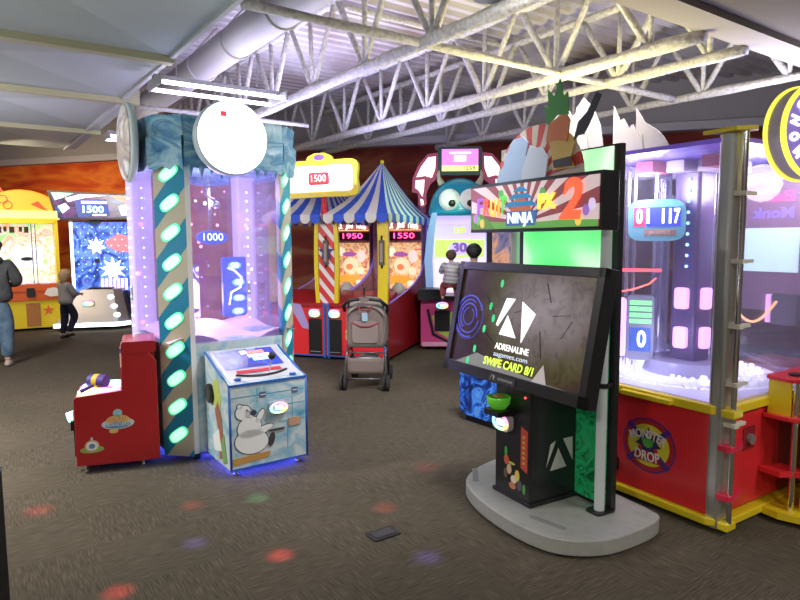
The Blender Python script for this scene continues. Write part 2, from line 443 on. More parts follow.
# ceiling cloud of stretched cloth panels between yellowish battens
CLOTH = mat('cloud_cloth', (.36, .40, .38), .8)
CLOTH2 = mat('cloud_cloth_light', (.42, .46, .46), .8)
BATT = mat('batten_tan', (.40, .38, .24), .7)
t = thing('ceiling_cloud', *bw(1.5, 6, 0).xy, 35.3, 'large suspended ceiling cloud of grey folded cloth panels with tan battens', 'ceiling panel', z=3.1)
lines = [-4.5, 1.2, 3.3, 5.4, 7.2, 9.45, 11.5]
for i in range(len(lines) - 1):
    a, b_ = lines[i] - 6, lines[i + 1] - 6
    if wall_limit(-2.0) < lines[i]: break
    mb = MB()
    # each panel is four triangles folded about its centre, plus a light seam triangle
    x0, x1 = -9.5, .02 + (.14 if i > 3 else 0)
    w = 2.4; x = x1
    while x > x0:
        xx = max(x0, x - w); c = ((x + xx) / 2, (a + b_) / 2, .09)
        q = [(x, a, 0), (x, b_, 0), (xx, b_, 0), (xx, a, 0)]
        for k in range(4):
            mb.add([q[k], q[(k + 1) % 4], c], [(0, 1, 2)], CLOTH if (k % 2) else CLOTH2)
        x = xx
    mb.box(x0, x1, a, b_, .16, .17, CLOTH)
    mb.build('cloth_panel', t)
    mb = MB(); mb.box(x0, x1 + .02, a - .05, a + .05, -.05, .14, BATT); mb.build('batten', t)
mb = MB(); mb.box(.0, .035, -10, 5.6, -.02, .18, mat('cloud_edge', (.5, .5, .52), .6)); mb.build('edge_strip', t)

# soffit at the upper right
mb = MB()
for (xa, xb_, ya, yb, za, zb, m) in ((2.2, 13, -6, 2.4, 3.2, 3.85, mat('soffit_beige', (.14, .12, .095), .85)), (2.0, 13, 2.4, 2.66, 3.15, 3.9, mat('soffit_edge', (.36, .33, .29), .9))):
    v = [tuple(bw(x, y, z)) for z in (za, zb) for y in (ya, yb) for x in (xa, xb_)]
    mb.add(v, [(0, 2, 3, 1), (4, 5, 7, 6), (0, 1, 5, 4), (2, 6, 7, 3), (0, 4, 6, 2), (1, 3, 7, 5)], m)
struct(mb.build('ceiling_soffit'))

# fluorescent strip lights
TUBE = glow('fluorescent_tube', (.96, .95, 1.0), 9.0)
def strip_light(xb, yb, z, label):
    p = bw(xb, yb)
    t = thing('strip_light', p.x, p.y, 35.3, label, 'light fixture', z=z, group='twin-tube fluorescent strip lights')
    mb = MB(); mb.box(0, 1.17, -.035, .035, .05, .09, mat('fixture_grey', (.2, .2, .22), .5)); mb.box(0, .02, -.2, .2, -.02, .06, mat('fixture_end', (.35, .35, .36), .5)); mb.box(1.15, 1.17, -.2, .2, -.02, .06, mat('fixture_end', (.35, .35, .36), .5)); mb.build('housing', t)
    for dy in (-.17, .17):
        mb = MB(); mb.cyl((.03, dy, 0), (1.14, dy, 0), .017, TUBE, n=10); mb.build('tube', t)
    for dx in (.2, .95):
        mb = MB(); mb.cyl((dx, 0, .1), (dx, 0, .96), .005, GREYM, n=5); mb.build('hanger', t)
    return t
strip_light(1.47, 5.76, 2.95, 'twin-tube strip light hanging above the icy tower game')
strip_light(1.66, 8.95, 2.95, 'twin-tube strip light just left of the icy tower, seen at its end')
strip_light(7.6, 1.0 + 2.2, 3.5, 'twin-tube strip light above the glass cabinet') if False else None

# electrical floor box
t = thing('floor_box', -.1, 3.26, 35, 'dark square electrical cover set in the carpet', 'floor outlet')
mb = MB(); mb.rbox(-.085, .085, -.055, .055, 0, .008, mat('cover_dark', (.02, .02, .025), .4), .01, axis='z'); mb.build('cover_plate', t)
mb = MB(); mb.rbox(-.06, .06, -.035, .035, .008, .011, mat('cover_dark2', (.05, .05, .055), .35), .008, axis='z'); mb.build('flap', t)

# =================================================================== ICE TOWER
ICE = art('painted_ice', [(.03, .15, .36), (.12, .34, .54), (.34, .56, .68), (.08, .27, .48), (.42, .62, .7)], 3.0, 0, 1.2, 4, .35, (1, 1, 1.8))
ICEW = art('painted_pale_ice', [(.08, .32, .50), (.35, .55, .66), (.62, .70, .73), (.25, .50, .64), (.66, .72, .74)], 3.2, 0, .5, 5, .35, (1, 1, 1.5))
def stripes(name, c1, c2, period, slope, k=.5):
    m, nt, b = _new(name)
    t = nt.nodes.new('ShaderNodeTexCoord'); s = nt.nodes.new('ShaderNodeSeparateXYZ'); nt.links.new(t.outputs['Object'], s.inputs[0])
    a = N(nt, 'ShaderNodeMath', op='MULTIPLY_ADD', i1=-slope); nt.links.new(s.outputs[0], a.inputs[0]); nt.links.new(s.outputs[2], a.inputs[2])
    d = N(nt, 'ShaderNodeMath', op='DIVIDE', i1=period); nt.links.new(a.outputs[0], d.inputs[0])
    fr = N(nt, 'ShaderNodeMath', op='FRACT'); nt.links.new(d.outputs[0], fr.inputs[0])
    c = ramp(nt, fr.outputs[0], [(0, c1), (k, c2)], True)
    nt.links.new(c, b.inputs['Base Color']); b.inputs['Roughness'].default_value = .35
    return m
PSTR = stripes('teal_beige_stripes', (.015, .24, .42), (.5, .46, .36), .42, 1.25)
OVAL = glow('oval_green_white', (.5, 1.0, .72), 1.0)
OVALR = glow('oval_rim_green', (.1, .8, .4), .9)
tw = thing('icy_tower_game', -1.645, 4.322, 35.4, 'tall clear-walled prize tower with striped glowing pillars and a painted ice crown', 'arcade game')
W = 1.06
PURP = clear('purple_lit_acrylic', (.95, .91, 1.0), .06, .05, (.8, .74, 1.0), .07)
CH = .17
def pillar(ox, oy, ang):
    """striped panel across a cut corner, with slanted oval lamps"""
    w = CH * math.sqrt(2)
    mb = MB(); mb.prism([(0, 0), (w, 0), (w - .04, .05), (.04, .05)], 'xy', .03, 2.16, PSTR)
    p = mb.build('striped_pillar', tw, loc=(ox, oy, 0), rot=(0, 0, ang))
    z = .19
    while z < 2.12:
        mb = MB()
        for mm, g, dd in ((OVALR, 1.0, .004), (OVAL, .82, .008)):
            pts = []
            for k in range(24):
                a = 2 * PI * k / 24; c, s_ = math.cos(a), math.sin(a)
                ex = math.copysign(abs(c) ** .7, c) * .082 * g; ez = math.copysign(abs(s_) ** .7, s_) * .042 * g
                ca, sa = math.cos(R(36)), math.sin(R(36))
                pts.append((w / 2 + ex * ca - ez * sa, z + ex * sa + ez * ca))
            mb.prism(pts, 'xz', -dd, .002, mm)
        mb.build('oval_lamp', p); z += .21
    return p
pillar(0, CH, -45)
pillar(W - CH, 0, 45)
PURPC = mat('lavender_column', (.55, .48, .72), .3, 0, (.62, .52, .92), .36)
LED = glow('led_cyan', (.6, 1, 1), 6); LEDP = glow('led_pink', (1, .25, .55), 3.5)
for (x0, y0) in ((0, W - .17), (W - .17, W - .17)):
    mb = MB(); mb.rbox(x0, x0 + .17, y0, y0 + .17, .03, 2.16, PURPC, .02, 2, 'z'); p = mb.build('lit_column', tw)
    mb = MB()
    for k in range(22):
        z = .35 + k * .08
        mb.ball((x0 + .085, y0 - .004, z), .007, LED, 8, 5)
        if x0 == 0: mb.ball((-.004, y0 + .085, z), .007, LED, 8, 5)
        if k % 5 == 2: mb.ball((x0 + .03 + .02 * (k % 3), y0 - .004, z + .03), .016, LEDP, 8, 5)
    mb.build('led_string', p)
    mb = MB(); mb.box(x0 + .06 if x0 else -.006, x0 + .1 if x0 else .0, (y0 - .006) if x0 else y0 + .06, y0 if x0 else y0 + .1, 1.12, 1.24, mat('lock_plate', (.3, .28, .26), .5)); mb.build('lock_plate', p)
# lower body
mb = MB(); mb.prism([(CH + .0, .012), (W - CH, .012), (W - .012, CH), (W - .012, W - .02), (.012, W - .02), (.012, CH)], 'xy', .05, .86, ICEW)
mb.build('lower_body', tw)
mb = MB(); mb.box(CH, CH + .035, -.002, .02, .05, 2.13, WHITE); mb.build('corner_trim', tw)
mb = MB(); mb.box(.22, .3, .02, .03, .32, .5, mat('vent_bronze', (.22, .2, .16), .5)); mb.build('side_vent', tw)
# walls
mb = MB(); mb.box(CH, W - CH, .02, .032, .86, 2.13, PURP); mb.build('front_pane', tw)
mb = MB(); mb.box(.02, .032, CH, W - .17, .86, 2.13, PURP); mb.build('side_pane', tw)
mb = MB(); mb.box(W - .032, W - .02, CH, W - .17, .86, 2.13, PURP); mb.build('side_pane', tw)
mb = MB(); mb.box(.17, W - .17, W - .032, W - .02, .86, 2.13, PURP); mb.build('rear_pane', tw)
# interior: snowy deck, targets, score display
PINKS = mat('snowy_deck', (.75, .62, .82), .5, 0, (.9, .5, .9), .25)
mb = MB(); mb.grid(lambda u, v: (.03 + u * (W - .06), .04 + v * (W - .08), .87 + .05 * math.sin(u * 9) * math.cos(v * 7) + .1 * math.exp(-((u - .3) ** 2 + (v - .6) ** 2) * 14)), 16, 16, PINKS)
mb.build('snow_deck', tw)
BLUED = glow('display_blue', (.02, .10, .8), .9, (.02, .05, .3))
mb = MB(); mb.disc((.53, .55, 1.63), .13, .05, BLUED, rx=.125, rz=.055); mb.ring((.53, .499, 1.63), .95, 1.0, .0, BLUED) if False else None
p = mb.build('score_display', tw); writing('score_digits', '1000', p, (.53, .492, 1.63), .06, glow('digit_cyan', (.7, .95, 1), 1.8), .16)
mb = MB(); mb.cyl((.53, .56, 1.68), (.53, .56, 2.12), .012, CHROME); mb.build('display_hanger', tw)
mb = MB()
mb.rbox(.60, .80, .5, .54, .98, 1.47, BLUED, .02); p = mb.build('ball_ramp_panel', tw)
for k, (dx, z) in enumerate(((0, 1.40), (.03, 1.26), (.03, 1.13), (.02, 1.02))):
    mb = MB(); mb.disc((.70 + dx, .499, z), .05, .006, glow('display_cyan', (.15, .5, 1), 1.2), rx=.055, rz=.03); q = mb.build('target_display', p)
    writing('target_digits', '00', p, (.70 + dx, .49, z), .035, glow('digit_white', (1, 1, 1), 4), .06)
mb = MB(); mb.tube([(.64, .49, 1.38), (.69, .48, 1.36), (.75, .48, 1.30), (.74, .48, 1.22), (.66, .48, 1.18), (.64, .48, 1.08)], .006, glow('digit_white', (1, 1, 1), 4), 6); mb.build('glow_track', p)
SKIN_ART = art('poster_people', [(.02, .02, .03), (.5, .08, .1), (.75, .5, .45), (.08, .06, .1), (.8, .75, .75)], 9, .35, 1.2, 2, .4, (1, 1, .6), True)
mb = MB(); mb.rbox(.25, .37, .75, .77, .98, 1.5, SKIN_ART, .015); mb.build('poster_card', tw)  # reflection of a woman poster, built as a glowing card
mb = MB(); mb.rbox(.40, .5, .8, .82, .95, 1.4, art('poster_mono', [(.05, .03, .08), (.7, .65, .75), (.1, .08, .2), (.85, .8, .9)], 8, .3, 1.5, 2, .4, (1, 1, .5), True), .015); mb.build('poster_card', tw)
mb = MB()
mb.tube([(.42, .3, 2.1), (.42, .3, 1.95), (.5, .33, 1.9)], .012, CHROME, 6); mb.ball((.5, .33, 1.88), .03, CHROME); mb.build('ball_feeder', tw)
mb = MB()
random.seed(3)
for k in range(26):
    mb.ball((random.uniform(.25, .85), random.uniform(.3, .9), random.uniform(.95, 2.05)), random.uniform(.006, .014), random.choice([LED, LEDP, glow('led_violet', (.5, .3, 1), 3)]), 8, 5)
mb.build('hanging_lights', tw)
# carved ice crown
crown = MB()
random.seed(11)
def icy(x0, x1, y0, y1, z0, z1, m, seg=7, j=.02):
    n = seg
    def side(pa, pb, nrm):
        vs = []; rows = [z0, z0 + (z1 - z0) * .28, z0 + (z1 - z0) * .58, z0 + (z1 - z0) * .63, z1]
        outs = [.0, .02, .025, .0, .01]
        for r_, (zz, oo) in enumerate(zip(rows, outs)):
            for i in range(n + 1):
                t = i / n; jj = random.uniform(-j, j)
                zz2 = zz + (random.uniform(-.035, .02) if r_ == 0 else random.uniform(-.008, .008))
                vs.append((pa[0] + (pb[0] - pa[0]) * t + nrm[0] * (oo + jj), pa[1] + (pb[1] - pa[1]) * t + nrm[1] * (oo + jj), zz2))
        fs = [(r_ * (n + 1) + i, r_ * (n + 1) + i + 1, (r_ + 1) * (n + 1) + i + 1, (r_ + 1) * (n + 1) + i) for r_ in range(4) for i in range(n)]
        crown.add(vs, fs, m, True)
    c = CH + .02; P8 = [(x0 + c, y0), (x1 - c, y0), (x1, y0 + c), (x1, y1 - c), (x1 - c, y1), (x0 + c, y1), (x0, y1 - c), (x0, y0 + c)]
    for i in range(8):
        a, b_ = P8[i], P8[(i + 1) % 8]; dx, dy = b_[0] - a[0], b_[1] - a[1]; L = math.hypot(dx, dy)
        side(a, b_, (dy / L, -dx / L))
    crown.prism([(px + (.5 - px) * .05, py + (.5 - py) * .05) for px, py in P8], 'xy', z0 + .04, z1 - .01, m)
icy(-.03, W + .03, -.03, W + .03, 2.12, 2.47, ICE, 5, .007)
crown.build('ice_crown', tw)
mb = MB()
for k in range(10):
    x = .21 + k * .07 + random.uniform(-.01, .01); mb.cyl((x, -.03, 2.13), (x, -.025, 2.13 - random.uniform(.03, .09)), .025, ICE, .003, 7)
mb.build('icicles', tw)
# round backlit signs, front and left
def sign_disc(x, y, z, rot, mf, name='round_lamp_sign', k=1.0):
    T_ = .05 if k == 1 else .025
    mb = MB()
    mb.at((x, y, z), rot)
    mb.lathe([(.255 * k, -T_), (.262 * k, 0), (.255 * k, T_)], mat('lamp_rim', (.6, .72, .74), .4), 40)
    prof = [(.25 * k * math.sin(a), T_ + .045 * math.cos(a)) for a in [PI / 2 * k / 6 for k in range(6, -1, -1)]]
    prof[-1] = (.0001, prof[-1][1])
    mb.lathe(prof, mf, 40)
    mb.lathe([(.0001, -T_), (.255 * k, -T_)], mat('lamp_rim', (.6, .72, .74), .4), 40)
    return mb.build(name, tw)
sign_disc(.465, -.13, 2.32, (90, 0, 0), glow('lamp_face_white', (.72, .90, 1.0), 4.0))
mb = MB(); mb.box(.36, .405, -.232, -.227, 2.45, 2.485, glow('red_mark', (1, .05, .08), 1.0)); mb.build('red_sticker', tw, rot=(0, 0, 0))
mb = MB(); mb.cyl((.44, -.09, 2.31), (.44, .02, 2.31), .06, GREYM); mb.build('lamp_bracket', tw)
sign_disc(-.10, .40, 2.31, (90, 0, -94), art('round_sign_print', [(.75, .74, .62), (.5, .45, .38), (.35, .28, .3), (.7, .72, .7), (.3, .5, .6)], 4, .25, .8, 2, .4), 'round_side_sign', 1.08)
mb = MB(); mb.cyl((-.08, .40, 2.30), (.03, .42, 2.3), .05, GREYM); mb.build('lamp_bracket', tw)
# base skirt with blue underglow
for (a, b_) in ((.2, .05), (.86, .05), (.1, .95), (.95, .95)):
    mb = MB(); mb.cyl((a, b_, 0), (a, b_, .05), .03, BLACK); mb.build('levelling_foot', tw)
UG = glow('blue_led_strip', (.06, .08, 1.0), 40)
mb = MB(); mb.box(.05, .07, .25, .9, .035, .048, UG); mb.box(.24, .85, .06, .08, .035, .048, UG); mb.build('underglow_strip', tw)
tp = tw.matrix_world
point('tower_inside_light', tuple(Vector((-1.645, 4.322, 0)) + Vector((CB * .5 - SB * .5, SB * .5 + CB * .5, 1.95))), 14, (.85, .68, 1.0), .15)
point('tower_inside_light', tuple(Vector((-1.645, 4.322, 0)) + Vector((CB * .5 - SB * .6, SB * .5 + CB * .6, 1.15))), 9, (.85, .7, 1.0), .15)

# ------------------------------------------------------------------- console in front of the tower
cn = thing('game_console', -1.150, 4.068, 35.0, 'white ice-painted play console with a bear picture and blue underglow', 'game console')
cw, cd = .58, .475
prof = [(.0, .05), (.0, .635)] + [(.0 + .46 * math.sin(R(a)) * .98 + .02, .635 + .19 * (1 - math.cos(R(a))) * 0 + .16 * math.sin(R(a * .95))) for a in (12, 30, 50, 70, 88)] + [(cd, .80), (cd, .05)]
mb = MB(); mb.prism(prof, 'yz', 0.012, cw - .012, ICEW); mb.build('console_body', cn)
for x in (0, cw - .014):
    mb = MB(); mb.prism(prof, 'yz', x, x + .014, ICEW); sp = mb.build('side_panel', cn)
    edge = [(x + .007, p[0], p[1]) for p in prof]
    mb = MB(); mb.tube(edge, .009, BLUE, 6, closed=True); mb.build('blue_edge_trim', sp)
mb = MB(); mb.box(0, cw, -.008, .004, .625, .64, BLUE); mb.build('front_trim', cn)
mb = MB(); mb.box(0, cw, -.008, .004, .05, .06, BLUE); mb.build('front_trim', cn)
def topat(y, d=.004):
    # height of the sloped top at depth y
    for (a, b_), (c_, d_) in zip(prof[1:-1], prof[2:-1]):
        if a <= y <= c_ and c_ > a: return b_ + (d_ - b_) * (y - a) / (c_ - a) + d
    return .8 + d
def topgrid(mb, x0, x1, y0, y1, m, d=.006, n=8):
    mb.grid(lambda u, v: (x0 + (x1 - x0) * u, y0 + (y1 - y0) * v, topat(y0 + (y1 - y0) * v, d)), 2, n, m, False)
mb = MB(); topgrid(mb, .03, cw - .03, .03, .47, mat('pale_deck', (.6, .62, .72), .25, coat=.5), .003); mb.build('top_sheet', cn)
mb = MB(); topgrid(mb, .06, cw - .08, .2, .45, art('deck_screen', [(.02, .03, .16), (.05, .06, .28), (.03, .05, .5), (.05, .1, .3)], 5, .7, 1, 2, .08), .007); sc_ = mb.build('top_screen', cn)
for (x0, x1, y0, y1, c) in ((.26, .42, .38, .42, (.9, .25, .2)), (.28, .45, .33, .37, (.9, .95, 1)), (.3, .42, .28, .32, (.4, .7, 1)), (.24, .29, .38, .43, (.8, .9, 1)), (.3, .37, .43, .45, (.2, .3, .9))):
    mb = MB(); topgrid(mb, x0, x1, y0, y1, glow('scr' + str(c), c, 1.0), .010, 2); mb.build('screen_graphic', sc_)
mb = MB(); topgrid(mb, .12, .45, .13, .17, mat('red_arc', (.6, .03, .05), .4), .009); mb.build('red_band', cn)
mb = MB(); mb.tube([(.1 + .38 * t, .075 + .045 * (2 * t - 1) ** 2 + .0, topat(.075 + .045 * (2 * t - 1) ** 2, .008)) for t in [k / 12 for k in range(13)]], .009, BLACK, 6); mb.build('lever_slot', cn)
mb = MB(); mb.cyl((.33, .085, .66), (.33, .03, .80), .006, CHROME); lv = mb.build('lever', cn)
mb = MB(); mb.ball((.33, .03, .80), .026, BLACK); mb.build('lever_knob', lv)
for (x, y) in ((.09, .06), (.49, .04)):
    mb = MB(); mb.cyl((x, y, topat(y, 0)), (x, y, topat(y, .014)), .024, BLUE); mb.build('push_button', cn)
# front face artwork: seated white bear, bricks of ice, card reader
BEAR = mat('bear_white', (.84, .86, .87), .5); LINE = mat('ink_line', (.04, .06, .1), .5)
mb = MB()
def blob(cx, cz, rx, rz, d, m, a=0, n=22):
    pts = []
    for k in range(n):
        t = 2 * PI * k / n; x, z = rx * math.cos(t), rz * math.sin(t)
        pts.append((cx + x * math.cos(R(a)) - z * math.sin(R(a)), cz + x * math.sin(R(a)) + z * math.cos(R(a))))
    mb.prism(pts, 'xz', -d, .001, m)
for g, m, d in ((1.06, LINE, .003), (1.0, BEAR, .006)):
    e = .006 if g > 1 else 0
    blob(.155, .23, .12 + e, .085 + e, d, m, -8); blob(.14, .33, .085 + e, .075 + e, d, m, 20)
    blob(.10, .44, .055 + e, .05 + e, d, m); blob(.145, .425, .035 + e, .028 + e, d, m); blob(.075, .485, .016 + e, .016 + e, d, m)
    blob(.24, .30, .075 + e, .024 + e, d, m, 18); blob(.22, .40, .05 + e, .02 + e, d, m, 60)
blob(.172, .43, .022, .02, .009, LINE); blob(.125, .455, .006, .006, .009, LINE)
blob(.30, .22, .022, .05, .008, mat('dark_sole', (.06, .05, .06), .5), -15)
mb.prism([(.02, .08), (.28, .10), (.29, .14), (.02, .13)], 'xz', -.004, .001, mat('wood_plank_print', (.55, .3, .08), .5))
mb.build('bear_print', cn)
mb = MB()
for (x0, x1, z0, z1) in ((.02, .55, .545, .552), (.36, .56, .33, .336), (.42, .425, .12, .33), (.2, .206, .5, .6), (.46, .466, .34, .5), (.40, .56, .45, .455)):
    mb.box(x0, x1, -.002, .001, z0, z1, mat('ice_crack', (.1, .35, .55), .5))
mb.build('ice_brick_print', cn)
def reader(parent, x, z, y=0.0, w=.14, h=.085):
    mb = MB(); mb.rbox(x - w / 2, x + w / 2, y - .035, y, z - h / 2, z + h / 2, mat('reader_shell', (.5, .5, .55), .3), .03, 4)
    r_ = mb.build('card_reader', parent)
    cols = [(1, .25, .5), (.4, .3, 1), (.2, .8, .9), (.3, 1, .4), (1, .6, .15)]
    mb = MB()
    for k in range(16):
        a0, a1 = 2 * PI * k / 16, 2 * PI * (k + 1) / 16; c = cols[int(k / 16 * 5)]
        mb.prism([(x + math.cos(a) * w * q, z + math.sin(a) * h * q) for a, q in ((a0, .34), (a0, .48), (a1, .48), (a1, .34))], 'xz', y - .039, y - .034, glow('reader' + str(c), c, 3.0))
    mb.build('reader_glow', r_)
    mb = MB(); mb.rbox(x - w * .2, x + w * .25, y - .04, y - .034, z - h * .18, z + h * .2, glow('reader_screen', (.7, .85, 1), 1.6), .01); mb.build('reader_screen', r_)
    return r_
reader(cn, .345, .445, -.0)
mb = MB(); mb.box(.43, .52, -.006, .001, .29, .35, mat('tan_label', (.55, .33, .22), .5)); mb.build('paper_label', cn)
for (x, z) in ((.22, .53), (.46, .53)):
    mb = MB(); mb.box(x, x + .045, -.006, .001, z, z + .035, mat('dark_badge', (.08, .12, .25), .5)); mb.box(x + .004, x + .041, -.008, .001, z + .014, z + .02, WHITE); mb.build('badge', cn)
mb = MB(); mb.rbox(.27, .40, -.01, .001, .275, .297, GREYM, .006); mb.box(.28, .39, -.012, .0, .282, .29, BLACK); mb.build('card_slot', cn)
# left side artwork and speaker
mb = MB()
mb.prism([(.1, .12), (.2, .08), (.22, .3), (.27, .42), (.2, .5), (.14, .38)], 'yz', -.004, .001, mat('print_brown', (.35, .13, .08), .5))
mb.prism([(.05, .1), (.12, .07), (.16, .2), (.1, .28)], 'yz', -.006, .001, mat('print_green', (.2, .4, .15), .5))
mb.prism([(.18, .4), (.3, .45), (.3, .62), (.2, .65), (.14, .52)], 'yz', -.003, .001, mat('print_lime', (.5, .6, .15), .5))
mb.prism([(.15, .15), (.3, .12), (.33, .22), (.2, .3)], 'yz', -.005, .001, mat('print_white', (.8, .85, .85), .5))
mb.build('side_print', cn)
mb = MB(); mb.cyl((0, .35, .52), (-.02, .35, .52), .07, BLACK, n=24); mb.cyl((-.02, .35, .52), (-.024, .35, .52), .05, mat('speaker_cone', (.05, .05, .05), .8), n=24); mb.build('speaker', cn)
for (a, b_) in ((.06, .05), (.52, .05), (.06, .45), (.52, .45)):
    mb = MB(); mb.cyl((a, b_, 0), (a, b_, .06), .014, CHROME); mb.cyl((a, b_, 0), (a, b_, .012), .024, CHROME); mb.build('levelling_foot', cn)
mb = MB(); mb.box(.06, cw - .06, .05, .065, .040, .050, UG); mb.box(.05, .065, .06, cd - .03, .040, .050, UG); mb.box(cw - .065, cw - .05, .06, cd - .03, .040, .050, UG); mb.build('underglow_strip', cn)

# =================================================================== RED WHACK GAME
GRED = mat('red_gloss', (.42, .015, .02), .3, coat=.3)
gx = thing('whack_game', -2.225, 4.144, -68.0, 'small red mallet game with glowing round targets and a flying saucer sticker', 'arcade game')
# frame: front (player side) faces -y, near side panel is x = 0, far side x = -.44, depth .47
gw, gd = -.38, .535
side = [(0.0, .06), (.0, .53), (.02, .545), (.30, .565), (.315, .84), (.33, .875), (.40, .89), (.455, .86), (gd, .76), (gd, .05), (.40, .045)]
for x in (-.02, gw):
    mb = MB(); mb.prism(side, 'yz', x, x + .02, GRED); sp = mb.build('side_panel', gx, bevel=.004)
    if x == -.02:
        mb = MB(); SIL = mat('sticker_silver', (.55, .62, .66), .4)
        Q = lambda pts, d, m: mb.prism(pts, 'yz', 0, d, m)
        E_ = lambda cy, cz, ry, rz, d, m, a=0: Q([(cy + ry * math.cos(t) * math.cos(R(a)) - rz * math.sin(t) * math.sin(R(a)), cz + ry * math.cos(t) * math.sin(R(a)) + rz * math.sin(t) * math.cos(R(a))) for t in [2 * PI * k / 24 for k in range(24)]], d, m)
        E_(.27, .335, .105, .04, .002, SIL); E_(.27, .36, .075, .035, .003, mat('sticker_gold', (.7, .5, .12), .4)); E_(.27, .325, .08, .022, .004, mat('sticker_blue', (.12, .25, .42), .4)); E_(.27, .41, .03, .028, .003, mat('sticker_teal', (.3, .55, .6), .4))
        E_(.24, .285, .03, .015, .003, mat('sticker_gold', (.7, .5, .12), .4))
        mb.build('saucer_sticker', sp)
        writing('sticker_word', 'GALAXY', sp, (.0035, .27, .366), .03, mat('sticker_pink', (.75, .15, .3), .4), .12, rot=(90, 0, 90), ext=.001)
        writing('sticker_word', 'INVADERS', sp, (.0045, .27, .328), .026, mat('sticker_pale', (.65, .75, .85), .4), .14, rot=(90, 0, 90), ext=.001)
        mb = MB(); E_(.10, .17, .075, .025, .002, mat('sticker_green', (.3, .4, .1), .4)); E_(.10, .195, .045, .04, .003, mat('sticker_tan', (.6, .5, .3), .4)); E_(.10, .195, .035, .03, .004, mat('sticker_white', (.8, .8, .8), .4)); E_(.10, .195, .02, .018, .005, mat('sticker_blue', (.12, .25, .42), .4)); E_(.10, .245, .008, .012, .003, SIL)
        mb.build('round_sticker', sp)
mb = MB(); mb.box(gw + .02, -.02, .0, gd, .06, .49, REDD); mb.box(gw + .02, -.02, .31, gd - .01, .49, .84, REDD); mb.build('cabinet_body', gx)
mb = MB(); mb.prism([(.015, .545), (.305, .565), (.305, .55), (.015, .53)], 'yz', gw + .02, -.02, mat('playfield_white', (.7, .55, .6), .2, 0, (1, .35, .45), .5, coat=.5)); pf = mb.build('playfield', gx)
for (x, y, c) in ((-.10, .085, (1, .95, .35)), (-.30, .10, (.5, .3, 1)), (-.2, .15, (1, .2, .2)), (-.10, .22, (.9, .3, 1)), (-.30, .23, (.35, 1, .75))):
    z = .545 + (y - .015) * .07 + .001
    mb = MB(); mb.cyl((x, y, z), (x, y, z + .012), .068, glow('target' + str(c), c, 3.2), n=24); mb.cyl((x, y, z + .012), (x, y, z + .02), .02, glow('target_core' + str(c), c, 1.0), n=14); mb.build('target_light', pf)
mb = MB(); mb.box(gw + .02, -.02, .30, .308, .58, .86, art('backboard_print', [(.3, .02, .03), (.6, .4, .3), (.1, .05, .2), (.8, .75, .7), (.4, .02, .05)], 7, .5, 1, 2, .15, const=True)); mb.build('backboard', gx)
mb = MB(); mb.rbox(gw - .004, .004, .31, gd, .82, .905, GRED, .02, 4, 'x'); mb.build('hood', gx)
mb = MB(); mb.prism([(.29, .60), (.30, .60), (.32, .87), (.31, .87)], 'yz', -.03, -.02, GLASS); mb.build('side_window', gx)
for (a, b_) in ((-.05, .05), (-.37, .05), (-.05, .42), (-.37, .42)):
    mb = MB(); mb.cyl((a, b_, 0), (a, b_, .06), .012, CHROME); mb.cyl((a, b_, 0), (a, b_, .014), .028, CHROME); mb.build('levelling_foot', gx)
mb = MB(); mb.cyl((-.10, .0, .40), (-.10, -.05, .385), .035, glow('cyan_reader', (.3, 1, .9), 3.5), n=14); mb.rbox(-.15, -.05, -.03, .0, .30, .37, BLACK, .01); mb.build('coin_reader', gx)
mb = MB(); mb.box(gw + .05, -.05, -.012, 0, .12, .44, BLACK); mb.build('front_door', gx)
# padded mallet resting on the targets
ml = thing('mallet', -2.11, 4.27, -12, 'padded purple and yellow mallet resting on the red game', 'mallet', z=.58); ml.scale = (.75, .75, .75)
mb = MB()
MP = mat('mallet_purple', (.06, .04, .28), .6); MY = mat('mallet_yellow', (.8, .5, .03), .6)
mb.cyl((-.085, 0, .07), (-.03, 0, .07), .058, MP, .064, 20); mb.cyl((-.03, 0, .07), (.02, 0, .07), .065, MY, .065, 20); mb.cyl((.02, 0, .07), (.085, 0, .07), .064, mat('mallet_violet', (.1, .05, .3), .6), .056, 20)
mb.build('mallet_head', ml)
mb = MB(); mb.cyl((0, -.02, .05), (-.07, -.15, .0), .014, MP, .017, 10); mb.build('mallet_handle', ml)

# =================================================================== NINJA GAME
GREEN = glow('green_lit_panel', (.12, .95, .3), .9, (.05, .5, .15))
GREENB = art('green_swirl', [(.01, .12, .04), (.02, .35, .12), (.03, .6, .2), (.01, .2, .07), (.04, .75, .3)], 5, .06, 2.5, 3, .3)
fn = thing('touchscreen_game', .67, 3.489, -60.0, 'black touchscreen slicing game on a grey platform, with a lit NINJA marquee', 'arcade game')
# platform
def chaikin(p, k=2):
    for _ in range(k):
        q = []
        for a, b_ in zip(p, p[1:] + p[:1]): q += [(a[0] * .75 + b_[0] * .25, a[1] * .75 + b_[1] * .25), (a[0] * .25 + b_[0] * .75, a[1] * .25 + b_[1] * .75)]
        p = q
    return p
def arc_platform():
    return [(-.60, .46), (-.585, .30), (-.53, .12), (-.43, -.05), (-.30, -.135), (-.09, -.195), (.15, -.215), (.36, -.20), (.50, -.14), (.60, .0), (.635, .16), (.61, .50), (.5, .56), (-.52, .56)]
PLAT = art('platform_grey', [(.33, .33, .31), (.38, .38, .36), (.35, .35, .33)], 12, 0, .3, 3, .5)
mb = MB(); mb.prism(chaikin(arc_platform()), 'xy', .015, .10, PLAT); mb.build('platform', fn, bevel=.008)
mb = MB(); mb.prism([(p[0] * .95, (p[1] - .2) * .95 + .2) for p in arc_platform()], 'xy', 0, .015, BLACK); mb.build('platform_base', fn)
